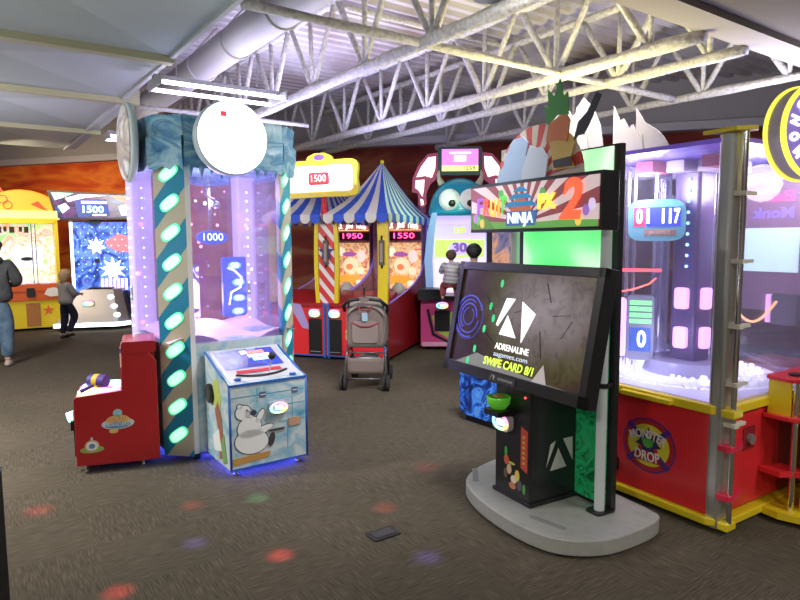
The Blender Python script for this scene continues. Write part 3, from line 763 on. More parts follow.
for (x0, y0, a) in ((.32, -.06, 14), (-.42, .02, -35)):
    mb = MB(); mb.at((x0, y0, .1), (0, 0, a)); mb.rbox(-.11, .11, -.018, .018, 0, .002, mat('grip_strip', (.24, .24, .24), .9), .015, 3, 'z'); mb.build('grip_strip', fn)
# back panel with green lit face and black edges
mb = MB(); mb.box(-.42, .40, .335, .37, .1, 2.10, BLACKM); bp = mb.build('back_panel', fn)
mb = MB(); mb.box(-.38, .36, .330, .336, .12, 1.2, GREENB); mb.build('green_print', bp)
mb = MB(); mb.box(-.34, .355, .326, .336, 1.3, 2.09, art('green_glow_panel', [(.05, .75, .15), (.2, .95, .3), (.85, 1.0, .85), (.1, .85, .22)], 1.5, .9, .5, 1, .3)); mb.build('lit_panel', bp)
for x in (-.365, .365):
    mb = MB(); mb.cyl((x, .28, .10), (x, .28, 1.95), .028, mat('tube_white', (.5, .52, .52), .35, 0, (.8, 1, .9), .06), n=16); pl = mb.build('white_post', fn)
    mb = MB(); mb.rbox(x - .05, x + .05, .22, .36, .10, .112, BLACK, .02, 3, 'z'); mb.build('post_foot', pl)
    mb = MB(); mb.cyl((x, .28, .80), (x, .28, .825), .04, BLACK, n=16); mb.build('post_collar', pl)
    mb = MB(); mb.box(x - .03, x + .03, .28, .34, .80, .825, BLACK); mb.build('post_bracket', pl)
# cabinet
mb = MB(); mb.box(-.17, .135, -.02, .33, .10, .80, BLACKM); mb.box(-.185, .15, -.03, .34, .10, .125, BLACK); cb = mb.build('cabinet', fn, bevel=.005)
LG = mat('logo_pale', (.5, .5, .47), .4)
def logo(parent, o, ax, az, s, d, m):
    """two slanted blades over a small triangle"""
    out = []
    for pts in ([(-.5, -.32), (-.18, .5), (-.42 + .1, .5), (-.5, .3)], [(.12, .5), (.5, .32), (.5, -.42)], [(-.30, -.5), (.24, -.42), (-.0, .14)]): out.append(pts)
    return out
# side logo on the x = +.135 face
mb = MB()
for pts in ([(.10, .36), (.125, .50), (.165, .52), (.215, .36 + .04)][:0] or [(.10, .31), (.13, .44), (.17, .455)], [(.225, .46), (.30, .46), (.305, .32)], [(.13, .285), (.255, .29), (.19, .41)]):
    mb.prism(pts, 'yz', .134, .137, LG)
mb.build('side_logo', cb)
# front items
reader(cb, -.085, .545, -.02, .15, .10)
mb = MB(); mb.prism([(.06, .31), (.115, .29), (.115, .53), (.06, .55)], 'xz', -.024, -.019, mat('red_sticker', (.6, .07, .05), .5)); st = mb.build('red_label', cb)
mb = MB()
for k in range(6): mb.box(.078, .096, -.0265, -.024, .335 + k * .03, .35 + k * .03, mat('label_ink', (.55, .45, .05), .5))
mb.build('label_marks', st)
mb = MB(); mb.cyl((.09, -.02, .72), (.09, -.026, .72), .006, glow('red_led', (1, .05, .05), 4)); mb.build('indicator_led', cb)
mb = MB(); mb.box(-.13, -.0, -.14, -.02, .60, .63, BLACK); br = mb.build('bowl_bracket', cb)
mb = MB(); BG = mat('melon_green', (.12, .5, .04), .35, 0, (.2, .9, .05), .15)
mb.at((-.065, -.085, .63)); mb.lathe([(.001, 0), (.04, .004), (.062, .03), (.07, .072), (.064, .076)], BG, 24); mb.lathe([(.064, .076), (.0001, .074)], mat('melon_flesh', (.75, .75, .3), .5), 24); mb.lathe([(.035, .078), (.03, .079), (.0001, .079)], mat('melon_core', (.5, .18, .08), .5), 16)
mb.build('half_melon_button', cb)
mb = MB(); random.seed(5)
for (x, z, rx, rz, c) in ((-.07, .37, .012, .03, (.05, .4, .08)), (-.065, .32, .022, .03, (.6, .1, .05)), (-.04, .27, .02, .03, (.7, .45, .3)), (-.07, .24, .016, .03, (.15, .1, .08)), (.0, .22, .025, .025, (.75, .65, .5)), (.03, .25, .02, .035, (.75, .6, .12)), (.05, .2, .022, .03, (.12, .1, .14)), (-.01, .18, .03, .02, (.6, .2, .1)), (.09, .19, .012, .03, (.1, .35, .08)), (-.02, .31, .03, .008, (.6, .55, .1))):
    mb.prism([(x + rx * math.cos(2 * PI * k / 12), z + rz * math.sin(2 * PI * k / 12)) for k in range(12)], 'xz', -.023 - abs(x) * .01, -.019, mat('fig' + str(c), c, .5))
mb.build('fruit_print', cb)
# monitor
mon = bpy.data.objects.new('monitor', None); COL.objects.link(mon); mon.parent = fn
mon.location = (0, .027, 1.463); mon.rotation_euler = (R(-11.3), 0, 0)
MH, MW = .694, .60
mb = MB()
mb.box(-MW, MW, .03, .09, -MH, 0, BLACKM)
for (x0, x1, z0, z1) in ((-MW, MW, -.05, 0), (-MW, MW, -MH, -MH + .065), (-MW, -MW + .05, -MH, 0), (MW - .05, MW, -MH, 0)):
    mb.box(x0, x1, 0, .035, z0, z1, BLACKM)
mb.box(-.4, .4, .09, .16, -.6, -.1, BLACK)
mb.build('monitor_frame', mon, bevel=.003)
mb = MB(); mb.box(-.18, .18, .12, .36, -.55, -.2, BLACK); mb.build('monitor_mount', mon)
def screenmat():
    m, nt, b = _new('slicing_screen')
    co = objco(nt)
    f = noise(nt, co, 2.6, 4, 1.4); f2 = noise(nt, co, 9, 3, 2.0)
    g = nt.nodes.new('ShaderNodeTexGradient'); g.gradient_type = 'SPHERICAL'
    mp = nt.nodes.new('ShaderNodeMapping'); mp.inputs['Scale'].default_value = (1.6, 1, 2.2); mp.inputs['Location'].default_value = (-.35, 0, .55)
    nt.links.new(co, mp.inputs[0]); nt.links.new(mp.outputs[0], g.inputs[0])
    a = N(nt, 'ShaderNodeMath', op='MULTIPLY_ADD', i1=.9); nt.links.new(g.outputs[0], a.inputs[0])
    s = N(nt, 'ShaderNodeMath', op='MULTIPLY_ADD', i1=.5, i2=-.12); nt.links.new(f, s.inputs[0]); nt.links.new(s.outputs[0], a.inputs[2])
    c = ramp(nt, a.outputs[0], [(.02, (.03, .015, .018)), (.22, (.085, .045, .03)), (.4, (.13, .11, .045)), (.6, (.25, .20, .19)), (.95, (.48, .41, .43))])
    d = ramp(nt, f2, [(.36, (.45, .4, .5)), (.5, (1, 1, 1))])
    mx = nt.nodes.new('ShaderNodeMix'); mx.data_type = 'RGBA'; mx.blend_type = 'MULTIPLY'; mx.inputs[0].default_value = .45
    nt.links.new(c, mx.inputs[6]); nt.links.new(d, mx.inputs[7])
    b.inputs['Base Color'].default_value = (.01, .01, .012, 1); b.inputs['Roughness'].default_value = .12
    nt.links.new(mx.outputs[2], b.inputs['Emission Color']); b.inputs['Emission Strength'].default_value = .6
    return m
mb = MB(); mb.box(-MW + .05, MW - .05, .018, .03, -MH + .065, -.05, screenmat()); sm = mb.build('screen', mon)
SW = glow('screen_white', (.95, .95, .92), 1.0)
mb = MB()
for pts in ([(-.105, -.20), (-.03, -.20), (-.15, -.37), (-.165, -.36)], [(.03, -.21), (.15, -.27), (.07, -.44)], [(-.075, -.30), (.02, -.42), (-.125, -.415)]):
    mb.prism(pts, 'xz', .014, .018, SW)
mb.build('screen_logo', sm)
writing('screen_word', 'ADRENALINE', sm, (-.0, .016, -.485), .036, SW, .29, ext=.001, bold=.0008)
writing('screen_word', 'aagames.com', sm, (-.0, .016, -.53), .028, glow('screen_pale', (.6, .68, .85), .8), .29, ext=.001)
writing('screen_word', 'SWIPE CARD 8/1', sm, (-.01, .015, -.583), .046, glow('screen_lime', (.7, .95, .08), 1.0), .43, ext=.001, bold=.0012, shear=.15)
mb = MB()
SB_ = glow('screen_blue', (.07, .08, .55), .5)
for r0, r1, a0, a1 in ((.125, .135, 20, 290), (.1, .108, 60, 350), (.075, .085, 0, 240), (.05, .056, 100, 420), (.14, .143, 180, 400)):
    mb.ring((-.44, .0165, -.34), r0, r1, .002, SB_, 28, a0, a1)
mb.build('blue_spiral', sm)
mb = MB(); random.seed(9)
for (x, z) in ((-.17, -.12), (-.24, -.26), (-.27, -.40), (-.33, -.53), (-.38, -.61), (-.2, -.33)):
    mb = MB(); mb.prism([(x + .013 * math.cos(2 * PI * k / 10), z + .024 * math.sin(2 * PI * k / 10)) for k in range(10)], 'xz', .0155, .018, glow('screen_green', (.04, .7, .25), .6)); mb.build('green_drop', sm)
mb = MB()
for (x0, z0, x1, z1, w) in ((.2, -.1, .25, -.2, .005), (.28, -.27, .42, -.25, .005), (.36, -.38, .42, -.28, .004), (.2, -.36, .24, -.5, .004), (-.03, -.28, .04, -.26, .004), (-.3, -.2, -.2, -.3, .005), (-.25, -.42, -.12, -.5, .004)):
    mb = MB(); mb.prism([(x0, z0), (x1, z1), (x1 + w, z1), (x0 + w, z0 + w)], 'xz', .0155, .018, mat('screen_dark', (.02, .015, .02), .3)); mb.build('slash_mark', sm)
mb = MB(); mb.prism([(.2, -.63), (.27, -.53), (.31, -.63)], 'xz', .015, .018, glow('screen_grey', (.4, .36, .36), .7)); mb.prism([(-.5, -.63), (-.3, -.55), (0, -.6), (.3, -.625), (.5, -.63)], 'xz', .0165, .018, glow('screen_hill', (.2, .2, .19), .6)); mb.build('hills', sm)
mb = MB(); mb.rbox(-.13, .1, -.004, .002, -MH + .008, -MH + .05, mat('bezel_badge', (.03, .03, .03), .4), .004); bd = mb.build('bezel_badge', mon)
mb = MB(); mb.prism([(-.12, -MH + .012), (-.105, -MH + .046), (-.10, -MH + .046)], 'xz', -.006, -.003, LG); mb.prism([(-.095, -MH + .046), (-.075, -MH + .04), (-.085, -MH + .014)], 'xz', -.006, -.003, LG); mb.build('badge_logo', bd)
writing('badge_word', 'ADRENALINE', bd, (.015, -.005, -MH + .029), .014, LG, .13, ext=.0008)
# marquee
mb = MB(); mb.box(-.62, .48, .12, .24, 1.645, 1.945, BLACKM); mq = mb.build('marquee_box', fn, bevel=.004)
def sunburst(name, cx, cz, n, c1, c2, es):
    m, nt, b = _new(name)
    t = nt.nodes.new('ShaderNodeTexCoord'); s = nt.nodes.new('ShaderNodeSeparateXYZ'); nt.links.new(t.outputs['Object'], s.inputs[0])
    a = N(nt, 'ShaderNodeMath', op='SUBTRACT', i1=cx); nt.links.new(s.outputs[0], a.inputs[0])
    d = N(nt, 'ShaderNodeMath', op='SUBTRACT', i1=cz); nt.links.new(s.outputs[2], d.inputs[0])
    at = N(nt, 'ShaderNodeMath', op='ARCTAN2'); nt.links.new(d.outputs[0], at.inputs[0]); nt.links.new(a.outputs[0], at.inputs[1])
    mu = N(nt, 'ShaderNodeMath', op='MULTIPLY', i1=n / (2 * PI)); nt.links.new(at.outputs[0], mu.inputs[0])
    fr = N(nt, 'ShaderNodeMath', op='FRACT'); nt.links.new(mu.outputs[0], fr.inputs[0])
    c = ramp(nt, fr.outputs[0], [(0, c1), (.5, c2)], True)
    nt.links.new(c, b.inputs['Base Color']); nt.links.new(c, b.inputs['Emission Color']); b.inputs['Emission Strength'].default_value = es
    b.inputs['Roughness'].default_value = .3
    return m
mb = MB(); mb.box(-.60, .46, .112, .12, 1.665, 1.925, sunburst('marquee_sunburst', -.1, 1.7, 22, (.72, .56, .56), (.27, .07, .08), .6)); mf = mb.build('marquee_face', mq)
mb = MB()
G = lambda c, e=.7: glow('mq' + str(c) + str(e), c, e)
def shp(pts, c, d=.004, e=.7): mb.prism(pts, 'xz', .112 - d, .112, G(c, e))
shp([(-.60, 1.665), (.46, 1.665), (.46, 1.70), (.2, 1.705), (-.1, 1.695), (-.4, 1.71), (-.60, 1.70)], (.12, .35, .06))
shp([(-.60, 1.665), (-.35, 1.665), (-.42, 1.72), (-.5, 1.76), (-.60, 1.75)], (.1, .25, .04), .005)
for k, (x0, x1, z) in enumerate(((-.27, .02, 1.80), (-.23, -.02, 1.845), (-.19, -.06, 1.885))):
    shp([(x0, z - .008), (x1, z - .008), (x1 - .05, z + .02), (x0 + .05, z + .02)], (.02, .2, .4), .006)
    shp([(x0 + .06, z - .04), (x1 - .06, z - .04), (x1 - .06, z - .008), (x0 + .06, z - .008)], (.45, .12, .05), .005)
for (x, z, c) in ((-.3, 1.87, (.1, .4, .1)), (-.27, 1.84, (.2, .5, .1)), (.38, 1.75, (.3, .15, .5)), (.42, 1.78, (.7, .6, .9)), (.33, 1.70, (.9, .6, .1)), (-.52, 1.72, (.15, .5, .15)), (-.55, 1.73, (.5, .2, .6)), (-.48, 1.70, (.8, .5, .1)), (.06, 1.86, (.1, .35, .1))):
    mb.prism([(x + .022 * math.cos(t), z + .03 * math.sin(t)) for t in [2 * PI * k / 10 for k in range(10)]], 'xz', .106, .112, G(c))
mb.build('marquee_art', mf)
for ch, x, z, c in (('F', -.50, 1.80, (.35, .12, .6)), ('R', -.435, 1.795, (.9, .12, .08)), ('U', -.37, 1.785, (.95, .5, .05)), ('I', -.315, 1.785, (.95, .4, .05)), ('T', -.28, 1.80, (.12, .6, .12))):
    writing('title_letter', ch, mf, (x, .104, z), .10, G(c, .9), .055 if ch != 'I' else .018, ext=.003, bold=.003)
mb = MB(); mb.prism([(-.25, 1.68), (.0, 1.68), (.02, 1.765), (-.24, 1.765)], 'xz', .105, .112, G((.04, .12, .3))); mb.build('word_shadow', mf)
writing('title_word', 'NINJA', mf, (-.115, .100, 1.722), .062, G((.85, .95, 1.0), .9), .22, ext=.003, bold=.001)
writing('title_word', 'FX', mf, (.10, .102, 1.805), .075, G((1, .75, .08), 1.0), .14, ext=.003, bold=.006)
writing('title_digit', '2', mf, (.28, .100, 1.80), .2, G((.95, .12, .04), 1.0), .16, ext=.004, bold=.01, shear=.2)
# plain topper board (sunburst half round with simple cut shapes)
pts = [(-.41, 1.945)] + [(-.06 + .35 * math.cos(a), 1.95 + .30 * math.sin(a)) for a in [PI - PI * k / 20 for k in range(21)]] + [(.29, 1.945)]
mb = MB(); mb.prism(pts, 'xz', .17, .19, sunburst('topper_sunburst', -.1, 1.93, 18, (.55, .47, .4), (.5, .06, .05), .04)); tb = mb.build('topper_board', fn)
def cutout(name, pts, c, y, es=.1, edge=True):
    mb = MB(); pts = [(a + (.19 if name == 'pale_blue_shape' else .15), b_ - (.10 if b_ > 2.2 else .05 if b_ > 2 else .0)) for a, b_ in pts]
    mb.prism(pts, 'xz', y - .008, y + .0, mat('cut' + str(c), tuple(q * .85 for q in c), .45, 0, c, es * .4)); return mb.build(name, tb)
def sm_poly(cx, cz, rs, a0=0):
    n = len(rs); return [(cx + r * math.cos(a0 + 2 * PI * k / n), cz + r * math.sin(a0 + 2 * PI * k / n)) for k, r in enumerate(rs)]
cutout('pale_blue_shape', [(-.60, 1.95), (-.58, 2.04), (-.53, 2.10), (-.50, 2.22), (-.44, 2.29), (-.36, 2.30), (-.31, 2.26), (-.33, 2.14), (-.31, 2.05), (-.34, 1.95)], (.45, .6, .85), .165, .25)
cutout('white_shape', [(-.32, 1.95), (-.31, 2.06), (-.25, 2.19), (-.20, 2.22), (-.15, 2.17), (-.10, 2.1), (-.12, 1.95)], (.68, .76, .88), .16, .2)
cutout('gold_shape', [(-.06, 1.98), (-.07, 2.12), (-.10, 2.2), (-.04, 2.27), (.05, 2.27), (.10, 2.18), (.07, 2.08), (.10, 1.98)], (.75, .5, .12), .16)
cutout('orange_shape', [(-.11, 2.24), (-.09, 2.33), (.03, 2.38), (.07, 2.33), (.05, 2.22), (-.03, 2.19)], (.7, .22, .08), .152)
cutout('green_tuft', [(-.10, 2.33), (-.13, 2.44), (-.09, 2.42), (-.10, 2.52), (-.05, 2.47), (-.01, 2.56), (.02, 2.46), (.05, 2.48), (.06, 2.36), (-.02, 2.37)], (.08, .32, .07), .15)
cutout('dark_shape', [(-.04, 1.99), (-.05, 2.08), (.08, 2.09), (.09, 1.99), (.03, 2.04)], (.08, .06, .08), .148, 0)
cutout('long_dark_shape', [(.10, 2.22), (.13, 2.31), (.19, 2.35), (.25, 2.44), (.28, 2.42), (.23, 2.33), (.17, 2.24), (.13, 2.19)], (.05, .05, .06), .15, 0)
mb = MB(); mb.box(-.4, -.35, .19, .22, 1.94, 2.15, GREYM); mb.box(.15, .2, .19, .22, 1.94, 2.15, GREYM); mb.build('topper_stay', tb)
area_p = fn

# =================================================================== MONSTER DROP
md = thing('glass_drop_game', 1.725, 3.25, -57.0, 'large red and yellow glass-walled drop game with MONSTER DROP roundel', 'arcade game')
# frame: origin at the near corner; front face along -x, right side along +y
DW, DD = 1.36, 1.36
mb = MB(); mb.box(-DW, -.03, 0.0, DD, .08, .655, REDP); bd = mb.build('cabinet_body', md)
def outline(o, x0=-DW, x1=0.0, y0=0.0, y1=DD, c=.06):
    return [(x0 - o, y0 - o), (x1 - c, y0 - o), (x1 + o, y0 + c - o), (x1 + o, y1 + o), (x0 - o, y1 + o)]
mb = MB(); mb.prism(outline(.03), 'xy', .03, .075, YEL); mb.box(.0, .06, -.02, .07, .03, .075, YEL); mb.build('base_rail', md, bevel=.008)
mb = MB(); mb.prism(outline(.018), 'xy', .65, .70, YEL); mb.box(-.62, -.28, -.05, 0, .655, .685, YEL); mb.box(-.0, .075, -.03, .06, .655, .695, YEL)
mb.build('upper_rail', md, bevel=.006)
for (a, b_) in ((-.1, .1), (-1.2, .1), (-.1, 1.2), (-1.2, 1.2)):
    mb = MB(); mb.cyl((a, b_, 0), (a, b_, .02), .03, GREYM); mb.cyl((a, b_, .02), (a, b_, .08), .012, CHROME); mb.build('caster_foot', md)
# roundel on the front
rx, rz = -.444, .37
V = mat('roundel_violet', (.10, .03, .25), .4); RY = mat('roundel_yellow', (.75, .68, .04), .4); RR = mat('roundel_red', (.5, .02, .03), .4)
mb = MB(); mb.disc((rx, .001, rz), .18, .003, V, 40, rz=.165); mb.disc((rx, .001, rz), .17, .004, RR, 40, rz=.155); mb.disc((rx, .001, rz), .14, .005, RY, 40, rz=.127)
for a in (42, -42):
    c, s_ = math.cos(R(a)), math.sin(R(a))
    mb.prism([(rx + u * c - v * s_, rz + (u * s_ + v * c) * .93) for u, v in ((-.185, -.018), (.185, -.018), (.185, .018), (-.185, .018))], 'xz', -.006, 0, V)
mb.prism([(rx - .09, rz - .1), (rx + .09, rz - .1), (rx + .06, rz - .01), (rx - .06, rz - .01)], 'xz', -.007, 0, RR)
mb.prism(star(rx, rz + .02, .05, .09, 7), 'xz', -.008, 0, mat('roundel_dark', (.04, .03, .1), .4))
mb.disc((rx, .001, rz + .015), .035, .010, mat('roundel_green', (.1, .42, .06), .4), 12, rz=.03)
for s_ in (-1, 1): mb.prism([(rx + s_ * .01, rz + .02), (rx + s_ * .05, rz + .045), (rx + s_ * .03, rz + .01)], 'xz', -.011, 0, mat('roundel_green', (.1, .42, .06), .4))
rd = mb.build('roundel', bd)
CRM = mat('roundel_cream', (.85, .78, .7), .4)
writing('roundel_word', 'MONSTER', rd, (rx, -.012, rz + .068), .05, CRM, .25, ext=.001, arc=.24, bold=.002)
writing('roundel_word', 'DROP', rd, (rx, -.012, rz - .068), .058, CRM, .17, ext=.001, arc=-.6, bold=.002)
mb = MB(); mb.rbox(-.75, -.65, -.008, .001, .15, .235, BLACK, .01); mb.box(-.72, -.68, -.012, 0, .17, .2, mat('slot_dark', (.04, .02, .02), .4)); mb.build('coin_slot', bd)
# frame posts
POST = mat('post_aluminium', (.60, .60, .58), .3, .75)
def post(x, y, r, z0, z1, name='corner_post', m=POST):
    mb = MB(); mb.rbox(x - r, x + r, y - r, y + r, z0, z1, m, r * .6, 4, 'z'); return mb.build(name, md)
post(-.045, .045, .048, .02, 2.14); post(-DW + .03, .03, .03, .7, 2.1); post(-.03, DD - .03, .03, .7, 2.1); post(-DW + .03, DD - .03, .03, .7, 2.1)
mb = MB(); mb.cyl((.045, .015, .05), (.045, .015, 2.15), .015, CHROME, n=14); mb.cyl((.018, .05, .7), (.018, .05, 2.14), .006, mat('gold_rod', (.7, .5, .1), .3, 1.0), n=8); hp = mb.build('hinge_rod', md)
for z in (.60, .82, 1.13, 1.47, 1.82):
    mb = MB(); mb.rbox(.0, .07, -.005, .04, z, z + .022, CREAM, .008, 3, 'z'); mb.rbox(.03, .06, .04, .12, z + .003, z + .02, CREAM, .005, 3, 'z'); mb.build('hinge_clamp', md)
# glass
HGL = clear('hazy_acrylic', (.97, .97, 1.0), .06, .04, (.8, .8, 1), .035)
mb = MB(); mb.box(-DW + .06, -.07, .012, .022, .70, 2.08, HGL); mb.build('front_glass', md)
mb = MB(); mb.box(-.022, -.012, .08, DD - .06, .70, 2.08, HGL); mb.build('side_glass', md)
mb = MB(); mb.box(-DW + .06, -.07, DD - .022, DD - .012, .70, 2.08, GLASS); mb.box(-DW + .012, -DW + .022, .06, DD - .06, .7, 2.08, GLASS); mb.build('rear_glass', md)
# top
mb = MB(); mb.prism(outline(.0), 'xy', 2.10, 2.125, mat('top_violet', (.08, .06, .3), .35, 0, (.3, .15, .9), .25)); mb.build('top_frame', md)
mb = MB(); mb.prism([(-.16, -.03), (.03, -.05), (.10, .02), (.07, .08), (-.06, .06)], 'xy', 2.145, 2.165, YEL); mb.build('top_corner_cap', md)
WH = mat('board_offwhite', (.34, .31, .30), .6)
for x0, y0, pts in ((-1.34, .10, [(0, 0), (0, .46), (.03, .47), (.06, .37), (.1, .38), (.16, .30), (.2, .33), (.27, .2), (.3, 0)]), (-1.20, .14, [(0, 0), (.02, .36), (.08, .42), (.16, .34), (.22, .22), (.26, .0)]), (-1.0, .30, [(0, 0), (0, .36), (.05, .26), (.08, .27), (.12, .20), (.15, .22), (.2, .13), (.22, .15), (.24, 0)]), (-.83, .32, [(0, 0), (-.01, .32), (.06, .22), (.14, .17), (.19, .12), (.27, 0)])):
    mb = MB(); mb.prism([(x0 + a * 1.0, 2.12 + b_) for a, b_ in pts], 'xz', y0, y0 + .012, WH); mb.build('peak_cutout', md)
# interior
mb = MB(); mb.box(-DW + .03, -.04, .03, DD - .04, .66, .705, mat('deck_blue_white', (.5, .5, .72), .3, 0, (.4, .4, 1), .35)); mb.build('play_deck', md)
PC = (-.62, .66)
PLT = art('sparkling_platter', [(.2, .2, .5), (.9, .9, 1.0), (.5, .5, .8), (1, 1, 1), (.4, .3, .8)], 14, 1.3, 2, 4, .2)
mb = MB(); mb.lathe([(.30, .72), (.40, .735), (.52, .725), (.53, .70)], PLT, 40, (PC[0], PC[1], 0)); mb.lathe([(.53, .71), (.55, .71), (.55, .80), (.545, .80), (.54, .72)], GLASS, 40, (PC[0], PC[1], 0)); pt = mb.build('platter', md)
mb = MB(); random.seed(4)
for k in range(70):
    a = random.uniform(0, 2 * PI); r = random.uniform(.34, .50)
    mb.ball((PC[0] + r * math.cos(a), PC[1] + r * math.sin(a), .745), random.uniform(.012, .022), glow('ball_white', (.85, .85, 1), 2.0), 8, 6, .7)
o = mb.build('platter_lights', pt)
mb = MB(); mb.cyl((PC[0], PC[1], .70), (PC[0], PC[1], .80), .30, mat('hub_grey', (.35, .33, .5), .2, coat=.5), .26, 30); mb.build('hub', md)
mb = MB(); mb.rbox(PC[0] - .09, PC[0] + .09, PC[1] - .09, PC[1] + .09, .78, 2.08, mat('dark_column', (.12, .08, .2), .3), .02, 3, 'z'); clm = mb.build('centre_column', md)
for z in (.86, 1.12):
    mb = MB(); mb.rbox(PC[0] - .045, PC[0] + .045, PC[1] - .12, PC[1] - .09, z + .02, z + .16, glow('pink_lamp', (.9, .45, .95), 1.2), .02); mb.rbox(PC[0] + .09, PC[0] + .12, PC[1] - .045, PC[1] + .045, z + .02, z + .16, glow('pink_lamp', (.9, .45, .95), 1.2), .02, 3, 'x'); mb.build('pink_lamp', clm)
mb = MB()
for k in range(9): mb.ball((PC[0] + .02, PC[1] - .1, 1.42 + .07 * k), .01, glow('blue_dot', (.2, .4, 1), 5), 8, 5)
mb.build('blue_lights', clm)
for (dx, dy) in ((-.3, -.28), (-.27, -.25), (.30, -.1), (.33, -.06), (-.1, .4), (-.05, .42), (.12, .38), (-.46, .25), (-.44, .30)):
    mb = MB(); mb.cyl((PC[0] + dx, PC[1] + dy, .74), (PC[0] + dx, PC[1] + dy, 2.08), .014, mat('rod_lavender', (.65, .6, .75), .25, .9), n=8); mb.build('inner_rod', md)
mb = MB(); mb.cyl((PC[0] - .2, PC[1] - .05, .74), (PC[0] - .2, PC[1] - .05, 2.08), .055, clear('tube_clear', (.85, .85, 1), .15, .05, (.8, .8, 1), .2), n=16, caps=False); mb.build('clear_tube', md)
# JACKPOT display
jd = bpy.data.objects.new('jackpot_display', None); COL.objects.link(jd); jd.parent = md; jd.location = (-.745, .44, 1.72); jd.rotation_euler = (0, 0, R(32))
mb = MB()
dp = [(.17 * (1 if i < 2 or i > 5 else -1) * 1, 0) for i in range(8)]
pts = []
for k in range(32):
    t = 2 * PI * k / 32; c, s_ = math.cos(t), math.sin(t); pts.append((.175 * math.copysign(abs(c) ** .45, c), .135 * math.copysign(abs(s_) ** .45, s_)))
mb.prism(pts, 'xz', -.03, .05, mat('teal_housing', (.12, .35, .42), .3, 0, (.1, .4, .5), .25)); mb.build('housing', jd)
mb = MB(); mb.box(-.14, -.065, -.034, -.03, -.04, .085, glow('cell_red', (.75, .03, .12), .9)); mb.build('red_cell', jd)
mb = MB(); mb.box(-.06, .145, -.034, -.03, -.04, .085, glow('cell_blue', (.03, .05, .6), .9)); mb.build('blue_cell', jd)
mb = MB(); mb.box(-.075, .12, -.034, -.03, -.1, -.06, mat('brown_plate', (.35, .2, .14), .4)); mb.build('word_plate', jd)
DG = glow('digit_cool', (.85, .92, 1), 4)
writing('digits', '0', jd, (-.105, -.037, .022), .09, glow('digit_rose', (1, .75, .8), 3.5), .04, bold=.003)
writing('digits', '1', jd, (-.05, -.037, .022), .09, DG, .014, bold=.003)
for x in (.04, .082): writing('digits', '1', jd, (x, -.037, .022), .09, DG, .013, bold=.003)
writing('digits', '7', jd, (.122, -.037, .022), .09, DG, .035, bold=.003)
writing('jackpot_word', 'JACKPOT', jd, (.02, -.036, -.08), .022, mat('word_tan', (.75, .6, .5), .4), .13)
mb = MB(); mb.cyl((0, 0, .13), (0, 0, .36), .02, CHROME); mb.build('hanger', jd)
# counter box with green bars
cb2 = bpy.data.objects.new('bonus_counter', None); COL.objects.link(cb2); cb2.parent = md; cb2.location = (-.83, .42, 0); cb2.rotation_euler = (0, 0, R(32))
mb = MB(); mb.rbox(-.085, .085, 0, .1, .78, 1.22, mat('counter_grey', (.3, .3, .4), .35), .02); mb.build('counter_box', cb2)
mb = MB()
for k in range(4): mb.box(-.07, .07, -.006, 0, 1.03 + .042 * k, 1.06 + .042 * k, glow('green_bar', (.25, .9, .3), .9))
mb.build('green_bars', cb2)
mb = MB(); mb.box(-.07, .07, -.006, 0, .84, 1.0, glow('cell_blue2', (.02, .08, .35), .7)); mb.build('blue_cell', cb2)
writing('digit', '0', cb2, (.01, -.01, .92), .11, DG, .055, bold=.002)
mb = MB(); mb.rbox(-.15, -.09, .0, .05, .8, 1.2, glow('pink_lamp', (.9, .45, .95), 1.2), .02); mb.build('pink_side_lamp', cb2)
mb = MB(); mb.tube([(-.15, 0, 1.24), (-.05, 0, 1.26), (.05, 0, 1.30), (.09, 0, 1.34)], .006, glow('red_cable', (1, .15, .1), 2), 6); mb.box(-.2, .12, 0, .02, 1.38, 1.40, glow('red_bar', (1, .1, .12), 1.6)); mb.build('red_light_bar', cb2)
# things at the right inside: rear backboard with pale screen
mb = MB(); mb.box(-.66, -.2, DD - .10, DD - .05, 1.1, 2.05, mat('rear_board', (.35, .2, .3), .4)); rb_ = mb.build('rear_board', md)
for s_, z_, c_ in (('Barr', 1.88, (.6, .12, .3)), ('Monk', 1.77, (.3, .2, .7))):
    o = writing('reflected_word', s_, rb_, (-.42, DD - .105, z_), .07, glow('mw' + s_, c_, .8), .28, bold=.004); o.scale = (-1, 1, 1)  # glass reflection of a sign, built as reversed glowing letters
mb = MB(); mb.box(-.62, -.24, DD - .11, DD - .10, 1.37, 1.67, glow('pale_screen', (.6, .85, .95), 1.1)); mb.build('pale_screen', rb_)
mb = MB(); mb.ring((PC[0] + .1, DD - .12, 1.94), .08, .10, .02, glow('green_arc', (.15, .7, .4), .8), 20, 20, 160); mb.build('green_arc', md)
mb = MB(); mb.tube([(-.45 + .4 * t, .9 - .3 * t, 1.13 - .10 * math.sin(PI * t) + .1 * t) for t in [k / 10 for k in range(11)]], .008, glow('orange_cable', (1, .45, .2), 2.0), 6); mb.build('orange_tube', md)
mb = MB(); mb.rbox(-.25, -.1, .95, 1.0, 1.05, 1.25, mat('unit_dark', (.12, .12, .16), .4), .02); mb.box(-.28, -.255, .94, 1.0, 1.06, 1.24, glow('pink_lamp', (.9, .45, .95), 1.2)); mb.build('sensor_unit', md)
mb = MB(); random.seed(21)
for k in range(7): mb.box(-DW + .1 + .15 * k, -DW + .22 + .15 * k, .3 + .1 * (k % 3), .5 + .2 * (k % 3), 2.02, 2.09, mat('top_gear%d' % (k % 3), [(.5, .1, .15), (.35, .3, .42), (.5, .42, .55)][k % 3], .5))
mb.build('lamp_trays', md)
